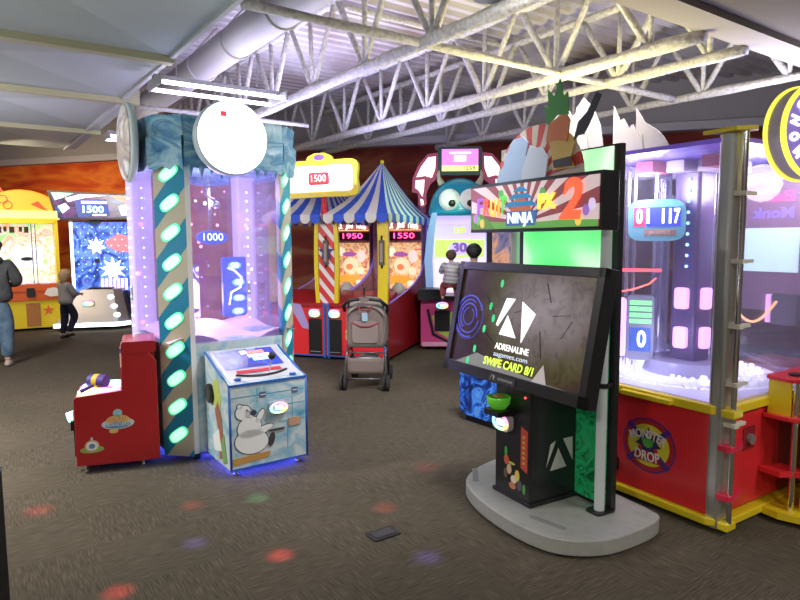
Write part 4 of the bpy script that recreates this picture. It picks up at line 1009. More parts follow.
# right side: door with knob, red brackets, prize chute
mb = MB(); mb.box(-.03, -.018, .04, DD - .04, .09, .64, REDD); mb.box(-.018, -.008, .09, .62, .10, .63, REDP); sd = mb.build('service_door', md)
mb = MB(); mb.rbox(-.012, -.002, .22, .34, .42, .55, mat('recess_red', (.3, .02, .03), .4), .01, 3, 'x'); mb.cyl((-.002, .28, .48), (.02, .28, .48), .03, mat('knob_grey', (.25, .2, .2), .4), n=16); mb.build('door_knob', sd)
for z in (.20, .47):
    mb = MB(); mb.rbox(-.01, .05, -.03, .02, z, z + .03, mat('bracket_red', (.75, .03, .08), .35), .01, 3, 'z'); mb.prism([(.055, -.02), (.07, .02), (.06, .10), (.02, .17), (.0, .17), (.0, .0)], 'xy', z, z + .025, mat('bracket_red', (.75, .03, .08), .35)); mb.build('red_bracket', sd)
# chute assembly
ch = bpy.data.objects.new('chute', None); COL.objects.link(ch); ch.parent = md; ch.location = (0, .50, 0)
mb = MB(); mb.prism([(.0, -.07), (.12, -.09), (.24, -.05), (.28, .1), (.28, .6), (0, .6)], 'xy', .805, .83, REDP); mb.build('chute_top', ch, bevel=.005)
mb = MB(); mb.cyl((.11, .02, .83), (.11, .02, .842), .035, BLACK); mb.build('chute_button', ch)
mb = MB(); mb.box(.01, .13, -.06, -.045, .60, .81, YEL); mb.box(.17, .26, .02, .6, .05, .81, YEL); mb.build('chute_sides', ch)
mb = MB(); mb.prism([(.0, -.09), (.14, -.09), (.25, -.04), (.28, .1), (.28, .6), (0, .6)], 'xy', .585, .61, REDP); mb.build('chute_shelf', ch, bevel=.005)
for (x, y) in ((.15, -.04), (.27, -.0)):
    mb = MB(); mb.cyl((x, y, .05 if x > .2 else .25), (x, y, .80), .016, CHROME, n=12); mb.build('chute_post', ch)
mb = MB(); mb.cyl((.15, -.04, .05), (.15, -.04, .25), .016, CHROME, n=12); mb.build('chute_post', ch)
mb = MB(); mb.prism([(.0, -.1), (.12, -.12), (.16, -.05), (.28, -.02), (.28, .04), (.05, .05)], 'xy', .27, .30, REDP); mb.build('red_bracket', ch)
mb = MB(); mb.rbox(.262, .30, .05, .5, .64, .79, glow('red_lit', (1, .08, .06), .7), .01, 3, 'x'); mb.build('red_lit_panel', ch)
mb = MB(); mb.ball((.33, .10, .54), .05, glow('lamp_cool', (.9, .95, 1), 2.5), 16, 10); mb.cyl((.26, .10, .54), (.33, .10, .54), .03, GREYM); mb.build('white_lamp', ch)
mb = MB(); mb.prism([(-.0, -.1), (.12, -.12), (.3, -.06), (.33, .6), (0, .6)], 'xy', .03, .07, YEL); mb.build('chute_base', ch)
mb = MB(); mb.cyl((.20, .08, .25), (.205, .08, .25), .02, GREYM); mb.build('key_lock', ch)
# ring sign
rs = bpy.data.objects.new('ring_sign', None); COL.objects.link(rs); rs.parent = md; rs.location = (.10, .43, 2.15)
rs.rotation_euler = (0, 0, R(57 + 18))
mb = MB(); mb.ring((0, 0, 0), .215, .24, .115, mat('rim_lilac', (.5, .45, .6), .4), 48); mb.build('ring_rim', rs)
mb = MB(); mb.ring((0, -.105, 0), .236, .252, .022, glow('yellow_neon', (.9, .85, .08), 1.3), 48); mb.ring((0, .0, 0), .238, .25, .02, glow('yellow_neon', (.9, .85, .08), 1.3), 48); mb.build('neon_edge', rs)
mb = MB(); mb.ring((0, -.11, 0), .125, .23, .01, glow('ring_violet', (.22, .16, .5), .6), 48); rf = mb.build('violet_face', rs)
mb = MB(); mb.ring((0, -.095, 0), .11, .13, .02, mat('ring_grey', (.3, .28, .35), .4), 40); mb.build('inner_rim', rs)
mb = MB(); mb.disc((0, -.02, 0), .11, .02, glow('core_yellow', (.95, .7, .06), .8), 30); mb.prism(star(.0, .0, .03, .09, 6), 'xz', -.05, -.04, mat('core_dark', (.2, .03, .1), .4)); mb.build('centre_badge', rs)
for ch_, k in zip('MONSTER', range(7)):
    a = R(218 - k * 26.5)
    writing('ring_letter', ch_, rf, (.175 * math.cos(a), -.123, .175 * math.sin(a)), .055, glow('letter_lilac', (1, .85, 1), 3.0), .045, rot=(90, -math.degrees(a) + 90, 0), bold=.004)
for ch_, k in zip('DROP', range(4)):
    a = R(250 + k * 24)
    writing('ring_letter', ch_, rf, (.175 * math.cos(a), -.123, .175 * math.sin(a)), .055, glow('letter_lilac', (1, .85, 1), 3.0), .045, rot=(90, -math.degrees(a) - 90, 0), bold=.004)
mb = MB(); mb.box(-.03, .03, .0, .14, -.03, .03, YEL); mb.build('sign_stem', rs)
P = Vector((1.725, 3.25, 0)); U = Vector((math.cos(R(-57)), math.sin(R(-57)), 0)); Bv = Vector((math.sin(R(57)), math.cos(R(57)), 0))
def mdw(x, y, z): return tuple(P + U * x + Bv * y + Vector((0, 0, z)))
point('drop_game_light', mdw(-.75, .3, 1.95), 22, (.85, .84, 1.0), .12)
point('drop_game_light', mdw(-.3, .9, 1.95), 16, (.92, .82, 1.0), .12)
point('drop_game_light', mdw(-.62, .25, .95), 2.5, (.7, .7, 1.0), .08)

# =================================================================== CIRCUS TOSS GAME (two lanes)
CX = thing('tent_toss_game', -.17, 8.02, -18.0, 'red and yellow two-lane jug toss game under blue and white striped tents', 'arcade game')
UW, UD = .86, 2.0
WD = art('brick_print', [(.28, .1, .18), (.45, .2, .25), (.35, .15, .3)], 10, 0, .3, 2, .5)
PFA = art('toss_backdrop', [(.35, .08, .12), (.95, .35, .08), (1, .75, .45), (.9, .3, .1), (.5, .12, .25)], 9, .6, 1.2, 3, .5)
STRB = stripes('barber_stripes', (.7, .05, .05), (.82, .8, .78), .20, -1.15, .55)
for u in (0, 1):
    x1 = -u * UW; x0 = x1 - UW
    un = bpy.data.objects.new('lane', None); COL.objects.link(un); un.parent = CX
    # console
    mb = MB(); mb.box(x0 + .03, x1 - .03, .0, .55, .05, .72, REDP); mb.build('lane_console', un)
    mb = MB(); mb.prism([(0, .70), (.0, .76), (.5, .90), (.5, .70)], 'yz', x0 + .03, x1 - .03, REDD); mb.build('lane_deck', un)
    mb = MB(); mb.box(x0 + .04, x1 - .04, -.006, .0, .04, .06, BLUE); mb.box(x0 + .015, x0 + .045, -.012, .02, .02, .76, BLUE); mb.box(x1 - .045, x1 - .015, -.012, .02, .02, .76, BLUE); mb.build('blue_trim', un)
    dd = (.03 if u == 0 else UW - .26); tk = (.28 if u == 0 else .1)
    for (dx, z0, z1, w) in ((dd, .07, .55, .19),):
        mb = MB(); mb.rbox(x0 + dx, x0 + dx + w, -.01, .0, z0, z1, BLACK, .01); mb.box(x0 + dx + .02, x0 + dx + w - .02, -.013, -.01, z0 + .03, z0 + .04, GREYM); mb.build('cash_door', un)
    reader(un, x0 + dd + .1, .63, -.005, .16, .11)
    mb = MB(); mb.rbox(x0 + tk, x0 + tk + .1, -.01, 0, .28, .42, mat('ticket_yellow', (.8, .7, .2), .4), .02); mb.rbox(x0 + tk + .01, x0 + tk + .09, -.015, 0, .34, .38, BLACK, .01); mb.build('ticket_slot', un)
    mb = MB(); mb.prism([(x0 + .28, .76), (x0 + .48, .74), (x0 + .62, .4), (x0 + .5, .42)], 'xz', -.003, 0, mat('lavender_patch', (.45, .35, .7), .4)); mb.build('side_graphic', un)
    # side walls of the lane with a swooping front edge
    prof = [(0, .05), (0, .75), (.3, .79), (.8, .86), (1.25, .95), (1.6, 1.07), (1.85, 1.28), (1.96, 1.6), (UD, 2.0), (UD, .05)]
    for x in (x0 + .0, x1 - .025):
        mb = MB(); mb.prism(prof, 'yz', x, x + .025, REDD if x > x0 + .1 else WD); sp = mb.build('lane_wall', un)
        mb = MB(); mb.tube([(x + .012, p[0], p[1]) for p in prof[1:-1]], .012, mat('violet_edge', (.25, .15, .6), .4, 0, (.3, .2, .9), .3), 6); mb.build('lane_wall_edge', sp)
    mb = MB(); mb.prism([(.5, .6), (1.75, .75), (1.75, .70), (.5, .55)], 'yz', x0 + .03, x1 - .03, mat('lane_pink', (.55, .3, .35), .4)); mb.build('lane_bed', un)
    # backdrop cabinet
    mb = MB(); mb.box(x0 + .03, x1 - .03, 1.74, UD, .05, 2.12, WD); bk = mb.build('backdrop_cabinet', un)
    mb = MB(); mb.box(x0 + .18, x1 - .035, 1.70, 1.74, .84, 1.56, PFA); bp_ = mb.build('backdrop_screen', bk)
    xc = (x0 + x1) / 2 + .07
    mb = MB()
    for (dx, z, rx_, rz_, c, d) in ((-.15, 1.42, .07, .07, (1, .95, .7), .006), (.02, 1.2, .13, .13, (1, .8, .5), .006), (.0, 1.38, .12, .04, (.4, .1, .4), .01), (.0, 1.18, .06, .05, (.9, .25, .1), .012), (-.03, .98, .22, .07, (.95, .4, .05), .006), (.16, .93, .05, .04, (1, .9, .8), .01), (.2, 1.35, .07, .1, (1, .75, .7), .006), (-.2, 1.12, .07, .05, (.6, .2, .1), .008), (.19, 1.12, .06, .06, (1, .85, .6), .008)):
        mb.disc((xc + dx, 1.70, z), 1, d, glow('bd' + str(c), c, .75), 16, rx_, rz_)
    mb.build('backdrop_shapes', bp_)
    mb = MB(); mb.box(x0 + .2, x1 - .04, 1.69, 1.74, 1.60, 1.73, mat('score_dark', (.08, .01, .03), .3)); sb = mb.build('score_window', bk)
    writing('score_digits', '1550' if u == 0 else '1950', sb, (xc + .06, 1.685, 1.665), .085, glow('digit_magenta', (1, .08, .35), 3), .34, bold=.001)
    for ch_, k in zip('MILK JUG TOSS', range(13)):
        if ch_ != ' ':
            writing('title_letter', ch_, bk, (xc - .27 + k * .045, 1.69, 1.81 + .02 * math.sin(PI * k / 12)), .075, glow('title_cream', (1, .85, .7), 2.2), .038, bold=.006)
    mb = MB(); mb.box(x0 + .2, x1 - .04, 1.695, 1.74, 1.755, 1.76, glow('title_amber', (1, .6, .2), 2)); mb.build('amber_line', bk)
    mb = MB(); mb.lathe([(.07, .78), (.1, .80), (.1, .88), (.05, .93), (.05, .95)], mat('jug_white', (.75, .7, .68), .4), 16, (xc + .03, 1.5, 0)); mb.build('toss_jug', un)
# yellow curved posts at the front
def curvy(x, w, amp, m, name='curved_post', y0=0.02):
    pts_l, pts_r = [], []
    for k in range(13):
        z = .74 + (1.93 - .74) * k / 12; q = amp * math.sin(PI * k / 12)
        pts_l.append((x - w / 2 - q, z)); pts_r.append((x + w / 2 - q, z))
    mb = MB(); mb.prism(pts_l + pts_r[::-1], 'xz', y0, y0 + .05, m); return mb.build(name, CX)
cp = curvy(-.07, .135, -.01, YEL)
curvy(-UW - .13, .055, .02, YEL); curvy(-UW + .13, .055, -.02, YEL)
curvy(-2 * UW + .05, .1, 0, YEL)
mb = MB(); mb.box(-UW - .11, -UW + .11, .03, .06, .76, 1.93, STRB); bb = mb.build('barber_panel', CX)
for (x, pr_) in ((-.07, cp), (-UW + .0, bb)):
    mb = MB(); mb.rbox(x - .035, x + .035, -.005, .03, 1.28, 1.60, mat('lock_bronze', (.12, .08, .06), .4), .01); mb.box(x - .018, x + .018, -.01, 0, 1.32, 1.56, mat('lock_pattern', (.35, .28, .25), .5)); mb.cyl((x, .01, 1.24), (x, .01, 1.66), .012, BLACK); mb.build('clasp', pr_)
mb = MB(); mb.prism(star(-UW, 1.45, .05, .12, 5), 'xz', .01, .03, mat('star_navy', (.05, .04, .2), .4)); mb.build('navy_star', bb)
mb = MB(); mb.box(-.06, .0, .06, .12, .74, 1.95, REDP); mb.box(-UW - .03, -UW + .03, .06, .12, .74, 1.95, REDP); mb.build('rear_uprights', CX)
# tents
def tent(xa, xb_, ya, yb, ze, za, name):
    tt = bpy.data.objects.new(name, None); COL.objects.link(tt); tt.parent = CX
    ap = Vector(((xa + xb_) / 2, (ya + yb) / 2, za))
    TB = mat('tent_blue', (.03, .10, .62), .6); TW = mat('tent_white', (.72, .70, .64), .6)
    cor = [Vector((xa, ya, ze)), Vector((xb_, ya, ze)), Vector((xb_, yb, ze)), Vector((xa, yb, ze))]
    for s_ in range(4):
        a, b_ = cor[s_], cor[(s_ + 1) % 4]; n = 6 if s_ % 2 == 0 else 14; mb = MB()
        nrm = (b_ - a).cross(Vector((0, 0, 1))).normalized()
        for k in range(n):
            p, q = a.lerp(b_, k / n), a.lerp(b_, (k + 1) / n); m = TW if k % 2 == 0 else TB
            rows = []
            for r_ in range(7):
                t = r_ / 6; sag = -.10 * math.sin(PI * t) * (1 - .3 * t)
                rows.append([p.lerp(ap, t) + Vector((0, 0, sag)), q.lerp(ap, t) + Vector((0, 0, sag))])
            vs = [tuple(v) for rr in rows for v in rr]; mb.add(vs, [(2 * i, 2 * i + 1, 2 * i + 3, 2 * i + 2) for i in range(6)], m)
            # scallop
            w = (q - p); cpt = [(0, 0)] + [(.5 - .5 * math.cos(PI * j / 8), -.05 - .07 * math.sin(PI * j / 8)) for j in range(9)] + [(1, 0)]
            vs = [tuple(p + w * c[0] + Vector((0, 0, c[1])) + nrm * .01) for c in cpt]
            mb.add(vs, [tuple(range(len(vs)))], m)
        mb.build('tent_side', tt, recalc=False)
    mb = MB(); mb.ball(tuple(ap), .03, YEL, 10, 6); mb.build('finial', tt)
    return tt
tent(-UW - .0, .04, -.06, UD + .08, 1.94, 2.72, 'striped_tent')
tent(-2 * UW - .04, -UW - .04, -.06, UD + .08, 1.94, 2.72, 'striped_tent')
# framed marquee with 1500
sg = bpy.data.objects.new('marquee_sign', None); COL.objects.link(sg); sg.parent = CX; sg.location = (-UW - .02, -.09, 2.40); sg.rotation_euler = (0, R(-1.5), R(6))
def frame_pts(w, h, k=1.0):
    pts = []
    for i in range(48):
        t = 2 * PI * i / 48; c, s_ = math.cos(t), math.sin(t)
        x = w * math.copysign(abs(c) ** .35, c); z = h * math.copysign(abs(s_) ** .35, s_)
        z *= 1 + .12 * (abs(x) / w) ** 3; x *= 1 - .06 * (1 - abs(z) / h) * 1
        pts.append((x, z))
    return pts
mb = MB(); mb.prism(frame_pts(.53, .235), 'xz', 0, .10, YEL); mb.prism([(-.2, .22), (-.16, .29), (-.07, .33), (.07, .33), (.16, .29), (.2, .22)], 'xz', .01, .08, YEL); mb.build('marquee_frame', sg)
mb = MB(); mb.rbox(-.44, .44, -.012, 0, -.165, .165, glow('marquee_white', (1, .9, .98), 1.5), .05, 4); mf2 = mb.build('marquee_face', sg)
mb = MB(); mb.rbox(-.15, .13, -.02, -.012, -.08, .08, glow('marquee_red', (.6, .02, .02), .4), .03); mb.build('marquee_pill', mf2)
writing('marquee_digits', '1500', mf2, (-.01, -.024, .0), .09, glow('pill_digits', (1, .85, .75), 1.2), .2)
mb = MB(); mb.disc((0, -.0, .27), .05, .01, mat('crest_violet', (.2, .08, .35), .4), 20, .07, .035); mb.build('crest_badge', sg)
mb = MB(); mb.cyl((-UW, .0, 1.9), (-UW, -.03, 2.25), .035, REDP); mb.build('marquee_pole', CX)
area('tent_side_glow', (.85, 8.6, 2.3), (0, R(60), 0), .3, .3, 8, (.45, 1, .55))

# =================================================================== BIG-EYED SPIN GAME
sp_ = thing('big_eyed_spin_game', .88, 8.95, -3.0, 'tall arched game with a blue horned dome, two big eyes and a pink base', 'arcade game')
PNK = mat('pink_panel', (.75, .08, .3), .35); TEAL = mat('teal_dome', (.02, .32, .5), .35, 0, (.0, .4, .6), .12, coat=.4)
mb = MB(); mb.rbox(-.58, .58, 0, .55, .05, .74, PNK, .03); pb = mb.build('pink_base', sp_)
mb = MB(); mb.prism([(-.42, .5), (-.36, .28), (-.1, .12), (.2, .12), (.2, .5), (-.05, .58)], 'xz', -.006, 0, mat('lime_print', (.5, .75, .1), .4)); mb.prism([(-.46, .6), (-.38, .25), (-.1, .09), (-.12, .07), (-.42, .22), (-.5, .6)], 'xz', -.008, 0, BLACK); mb.box(-.56, .56, -.005, 0, .06, .12, mat('pale_pink', (.85, .5, .65), .4)); mb.build('base_print', pb)
mb = MB(); mb.rbox(-.38, -.16, -.02, 0, .28, .58, BLACK, .01); mb.build('cash_door', pb)
reader(pb, -.27, .66, -.01, .18, .10)
mb = MB(); mb.rbox(-.62, -.3, -.14, .25, .74, .90, BLACK, .03); mb.rbox(-.62, .6, -.1, .55, .74, .80, BLACK, .02); mb.build('control_deck', sp_)
for s_ in (-1, 1):
    mb = MB(); pts = [(s_ * .50, .80), (s_ * .53, 1.3), (s_ * .49, 1.7), (s_ * .42, 2.0), (s_ * .34, 2.0), (s_ * .38, 1.7), (s_ * .41, 1.3), (s_ * .39, .80)]
    mb.prism(pts, 'xz', .25, .85, mat('pale_blue_side', (.3, .45, .75), .3, 0, (.3, .5, 1), .3)); mb.build('arched_side', sp_)
mb = MB(); mb.box(-.42, .42, .45, .85, .80, 2.1, mat('drum_lilac', (.6, .5, .75), .4, 0, (.75, .6, 1), .8)); dr = mb.build('wheel_drum', sp_)
for (z0, z1, c) in ((1.34, 1.60, (.55, .85, .15)), (1.03, 1.30, (.85, .7, .95)), (1.66, 1.84, (.6, .5, .75)), (.82, 1.0, (.95, .75, .85))):
    mb = MB(); mb.box(-.37, .37, .44, .45, z0, z1, glow('wheel' + str(c), c, .9)); mb.build('wheel_panel', dr)
mb = MB(); mb.disc((0, .44, 1.47), .12, .006, glow('oval_lilac', (.6, .45, .8), .9), 24, .17, .1); mb.disc((.0, .44, 1.16), .12, .006, glow('oval_lime', (.65, .9, .2), .9), 24, .15, .1); mb.disc((.0, .44, 1.16), .12, .009, glow('wheel2', (.85, .7, .95), .9), 24, .1, .06); mb.build('wheel_ovals', dr)
writing('wheel_number', '30', dr, (0, .43, 1.48), .13, glow('num_violet', (.25, .12, .5), .5), .22, bold=.01)
writing('wheel_number', '10', dr, (0, .43, 1.74), .08, glow('num_lime', (.6, .85, .1), .9), .16, bold=.006)
mb = MB(); mb.at((0, .5, 2.02)); mb.lathe([(.46, -.06), (.47, .0)] + [(.46 * math.cos(a), .50 * math.sin(a)) for a in [R(8 + 82 * k / 8) for k in range(9)]], TEAL, 32, (0, 0, 0), 1, .75); dm = mb.build('blue_dome', sp_)
for s_ in (-1, 1):
    mb = MB(); mb.at((s_ * .15 - .01, .20, 2.18)); mb.ball((0, 0, 0), .16, mat('eye_white', (.85, .85, .85), .25, 0, (1, 1, 1), .15), 20, 12, 1, 1, .6); ey = mb.build('eye', dm)
    mb = MB(); mb.at((s_ * .15 - .01, .20, 2.18)); mb.ball((-s_ * .0 + (.03 if s_ < 0 else .0), -.08, -.05), .055, BLACK, 14, 8, 1, 1, .5); mb.build('pupil', ey)
    mb = MB(); mb.tube([(s_ * .27, .42, 2.42), (s_ * .31, .42, 2.50), (s_ * .32, .42, 2.57), (s_ * .31, .42, 2.63)], .05, mat('horn_ivory', (.7, .65, .5), .4), 10, rs=[.055, .04, .025, .004]); mb.build('horn', dm)
# wings
for s_ in (-1, 1):
    wpts = [(.31, 2.90), (.48, 2.88), (.62, 2.72), (.71, 2.52), (.72, 2.32), (.63, 2.30), (.62, 2.12), (.56, 2.08), (.50, 2.14), (.50, 2.30), (.44, 2.44), (.36, 2.5), (.32, 2.62)]
    mb = MB(); mb.prism([(s_ * a, b_) for a, b_ in wpts], 'xz', .50, .54, mat('wing_maroon', (.35, .05, .12), .4, 0, (.8, .1, .3), .15)); wg = mb.build('wing', sp_)
    for k, ws in enumerate(([(.36, 2.84), (.47, 2.83), (.58, 2.69), (.65, 2.54), (.52, 2.56), (.42, 2.53), (.37, 2.66)], [(.53, 2.50), (.66, 2.49), (.67, 2.38), (.62, 2.35), (.56, 2.25), (.54, 2.36)], [(.55, 2.20), (.59, 2.22), (.58, 2.12), (.54, 2.13)])):
        mb = MB(); mb.prism([(s_ * a, b_) for a, b_ in ws], 'xz', .49, .50, glow('wing_light', (.92, 1, .88), 1.4)); mb.build('wing_panel', wg)
# top sign
mb = MB(); mb.rbox(-.33, .33, .46, .58, 2.56, 2.98, mat('sign_dark_green', (.02, .10, .08), .4), .05); ts = mb.build('top_sign', sp_)
mb = MB(); mb.box(-.27, .27, .45, .46, 2.67, 2.94, glow('sign_pink', (.95, .25, .75), 1.0)); mb.box(-.27, .27, .449, .46, 2.62, 2.70, glow('sign_yellow', (.9, .9, .3), 1.0)); mb.box(-.09, .09, .447, .46, 2.76, 2.85, glow('sign_white', (1, .85, 1), 1.3)); mb.box(-.16, .16, .446, .46, 2.87, 2.9, glow('sign_white', (1, .85, 1), 1.3)); mb.build('sign_screen', ts)
writing('sign_digits', '1259', ts, (.14, .442, 2.66), .06, mat('ink_black', (.01, .01, .01), .5), .17)

# =================================================================== BLUE FLAME CABINET (behind the touchscreen game)
bf = thing('blue_flame_cabinet', .53, 5.46, -54.0, 'black arcade cabinet with blue flame artwork on its rounded pedestal', 'arcade game')
FL = art('blue_flames', [(.005, .01, .05), (.01, .04, .25), (.02, .12, .6), (.1, .35, .9), (.01, .03, .2)], 5, .35, 2.5, 4, .35, lo=.35, hi=.68)
mb = MB(); mb.rbox(0, 1.0, 0, .5, .06, .55, FL, .07); mb.build('pedestal', bf)
mb = MB(); mb.box(.05, .95, .03, .45, 0, .06, BLACK); mb.build('plinth', bf)
mb = MB(); mb.box(.2, .8, .25, .5, .55, 1.3, BLACKM); mb.build('upright', bf)
mb = MB(); mb.rbox(.12, .95, .2, .5, 1.22, 1.95, BLACKM, .03); hs = mb.build('monitor_housing', bf)
mb = MB(); mb.box(.2, .88, .19, .2, 1.35, 1.85, art('dark_game_screen', [(.02, .02, .03), (.08, .08, .15), (.4, .2, .1), (.03, .05, .1)], 5, .6, 1, 2, .15)); mb.build('screen', hs)
writing('pedestal_word', 'H2OVERDRIVE', bf, (.5, -.004, .48), .04, mat('pale_ink', (.6, .7, .8), .4), .4) if False else None

# =================================================================== LEFT BACK: YELLOW GAME
yg = thing('yellow_dome_game', -6.80, 11.0, 32.0, 'yellow-framed prize game with a glowing orange domed topper', 'arcade game')
hw = .70
mb = MB(); mb.box(-hw, hw, 0, .9, .72, .84, mat('orange_band', (.7, .12, .02), .4)); mb.box(-hw, hw, .02, .9, .55, .74, mat('orange_band', (.7, .12, .02), .4)); ob = mb.build('orange_counter', yg)
mb = MB(); mb.box(-hw + .02, hw - .02, .06, .9, .05, .55, YEL)
lower = mb.build('lower_cabinet', yg)
for x in (-.35, .13):
    mb = MB(); mb.box(x, x + .22, .045, .06, .08, .50, mat('brown_door', (.42, .17, .04), .5)); mb.build('brown_door', lower)
mb = MB(); mb.prism(star(.48, .36, .04, .10, 5), 'xz', .05, .06, mat('sticker_orange', (.8, .15, .05), .5)); mb.build('star_sticker', lower)
mb = MB(); mb.rbox(.15, .28, -.03, 0, .62, .78, BLACK, .02); mb.build('joystick_box', ob)
mb = MB(); mb.prism([(.42, .66), (.48, .76), (.58, .78), (.68, .74), (.66, .62), (.52, .61)], 'xz', -.006, 0, WHITE); mb.build('cloud_print', ob)
mb = MB(); mb.box(-.3, -.18, -.006, 0, .64, .72, GREYM); mb.build('name_plate', ob)
for x in (-hw, hw - .06):
    mb = MB(); mb.box(x, x + .06, 0, .9, .84, 1.98, YEL); mb.build('yellow_post', yg)
mb = MB(); mb.box(-hw, hw, 0, .9, 1.93, 2.02, YEL); mb.build('top_rail', yg)
mb = MB(); mb.box(-hw + .06, hw - .06, .5, .9, .84, 1.93, art('sunny_print', [(.4, .8, .25), (.85, .95, .9), (.95, .45, .2), (.9, .97, 1), (.6, .85, .3)], 3.6, .95, 1.5, 3, .5, lo=.36, hi=.64)); pbk = mb.build('backlit_print', yg)
mb = MB(); mb.box(-.02, .45, .47, .5, 1.15, 1.50, glow('screen_cool_white', (.85, .9, 1), 1.2)); mb.box(.02, .41, .465, .47, 1.19, 1.46, glow('screen_cool', (.7, .78, .9), 1.1)); mb.disc((.2, .465, 1.29), .1, .004, mat('ink_black', (.01, .01, .01), .5), 16, .1, .035); mb.build('inner_screen', pbk)
mb = MB()
for k, (x, w_) in enumerate(((-.42, .07), (-.32, .06), (-.24, .07), (-.14, .05), (-.05, .08), (.1, .05), (.18, .07))):
    mb.box(x, x + w_, .48, .5, 1.77 + .02 * (k % 2), 1.88, mat('word_brown', (.12, .08, .04), .5))
mb.build('dark_lettering_band', pbk)
mb = MB(); mb.grid(lambda u, v: (-.62 + 1.24 * u, .03 + .45 * v, .86 + .05 * math.sin(u * 20) * math.sin(v * 9)), 14, 8, mat('white_balls_bed', (.8, .75, .85), .4, 0, (1, .9, 1), .5)); mb.build('prize_bed', yg)
for x in (.28, .34):
    mb = MB(); mb.cyl((x, .05, .85), (x, .05, 1.93), .008, GREYM, n=6); mb.build('thin_rod', yg)
mb = MB(); mb.box(-hw + .06, hw - .06, .005, .012, .84, 1.93, GLASS); mb.build('front_glass', yg)
DOME = glow('dome_orange', (1, .36, .02), .85, (.7, .25, .02))
mb = MB(); mb.prism([(.16 + .62 * math.cos(a), 2.12 + .42 * math.sin(a)) for a in [PI * k / 20 for k in range(21)]], 'xz', .25, .45, DOME); dmm = mb.build('orange_dome', yg, bevel=.03)
mb = MB(); mb.rbox(-.70, .78, .15, .4, 2.0, 2.16, glow('cloud_yellow', (1, .75, .2), 1.1), .07); mb.build('cloud_base', yg)
mb = MB(); mb.ring((-.12, .24, 2.36), .06, .075, .01, mat('line_red', (.6, .08, .02), .5), 20); mb.ring((-.05, .24, 2.26), .06, .075, .01, mat('line_red', (.6, .08, .02), .5), 20); mb.prism([(.3, 2.28), (.42, 2.34), (.5, 2.24), (.58, 2.16), (.46, 2.2)], 'xz', .235, .25, mat('line_red', (.6, .08, .02), .5))
mb.prism([(-.2, 2.42), (-.28, 2.5), (-.18, 2.5), (-.15, 2.58), (-.1, 2.5), (-.0, 2.5), (-.06, 2.42)], 'xz', .3, .33, mat('tuft_red', (.6, .08, .02), .5)); mb.build('topper_lines', dmm)

# =================================================================== LEFT BACK: BLUE WALL GAME
bg_ = thing('blue_wall_game', -5.60, 11.25, 14.0, 'blue lit wall game with a wide tilted screen above and a glowing wedge console', 'arcade game')
BLP = art('blue_playfield', [(.01, .03, .25), (.03, .10, .55), (.15, .3, .9), (.02, .06, .4), (.6, .3, .6)], 4, .9, 1.8, 3, .4, lo=.35, hi=.75)
mb = MB(); mb.box(-.45, .58, .62, .95, .10, 1.98, mat('navy_cabinet', (.02, .03, .12), .4)); mb.build('back_cabinet', bg_)
mb = MB(); mb.box(-.40, .56, .60, .62, .65, 1.97, BLP); bpf = mb.build('blue_playfield', bg_)
for (nm, c, pts) in (('white_burst', (.9, .95, 1), star(-.0, 1.52, .09, .17, 7)), ('white_burst', (.85, .92, 1), star(.27, 1.07, .12, .24, 9)), ('red_shape', (.9, .25, .35), [(.15, 1.6), (.4, 1.75), (.56, 1.7), (.56, 1.4), (.35, 1.42), (.2, 1.5)]), ('dark_ball', (.01, .01, .05), [(.0 + .05 * math.cos(t), 1.24 + .05 * math.sin(t)) for t in [2 * PI * k / 12 for k in range(12)]])):
    mb = MB(); mb.prism(pts, 'xz', .592, .60, glow(nm + str(c), c, 1.8 if c[1] > .5 else .5)); mb.build(nm, bpf)
mb = MB(); random.seed(2)
for r_ in range(9):
    for k in range(7):
        mb.ball((-.32 + k * .13 + (.06 if r_ % 2 else 0), .585, .95 + r_ * .115), .009, glow('peg_cyan', (.5, 1, 1), 3), 6, 4)
mb.build('peg_lights', bpf)
mb = MB()
for k in range(7): mb.box(.05 + k * .07, .10 + k * .07, .59, .60, .68, .9, glow('lilac_slot', (.85, .6, 1), 1.4))
mb.build('lit_slots', bpf)
mb = MB(); mb.box(-.45, -.40, .58, .63, .65, 1.97, glow('edge_white', (.85, 1, 1), 2.4)); mb.build('edge_light', bg_)
mb = MB(); mb.prism([(-.75, 2.54), (.72, 2.48), (.72, 2.02), (-.62, 1.99)], 'xz', .42, .56, BLACKM); scn = mb.build('tilted_screen_case', bg_)
mb = MB(); mb.prism([(-.70, 2.51), (.69, 2.45), (.69, 2.05), (-.59, 2.03)], 'xz', .41, .42, art('screen_night', [(.02, .02, .05), (.12, .05, .18), (.03, .03, .08), (.05, .1, .3)], 3, .8, 1, 2, .2)); sn = mb.build('tilted_screen', scn)
mb = MB()
for pts, c, e in (([(-.68, 2.5), (-.3, 2.49), (-.5, 2.4), (-.62, 2.36)], (.3, .8, .6), 1), ([(-.45, 2.40), (-.2, 2.47), (.3, 2.46), (-.1, 2.41), (-.4, 2.33)], (1, .75, .75), 1.4), ([(.3, 2.46), (.66, 2.44), (.62, 2.30), (.4, 2.40)], (.9, .4, .3), 1), ([(-.58, 2.25), (-.45, 2.31), (-.38, 2.22), (-.5, 2.12)], (.6, .85, 1), 1.4), ([(.45, 2.25), (.6, 2.3), (.66, 2.1), (.5, 2.08)], (.9, .75, 1), 1.4), ([(-.3, 2.38), (.25, 2.38), (.3, 2.08), (-.25, 2.06)], (.03, .06, .3), 1)):
    mb.prism(pts, 'xz', .405, .41, glow('sn' + str(c), c, e))
mb.build('screen_picture', sn)
writing('screen_digits', '1500', sn, (.02, .395, 2.19), .12, glow('digit_mint', (.5, 1, .8), 2.5), .36, bold=.004)
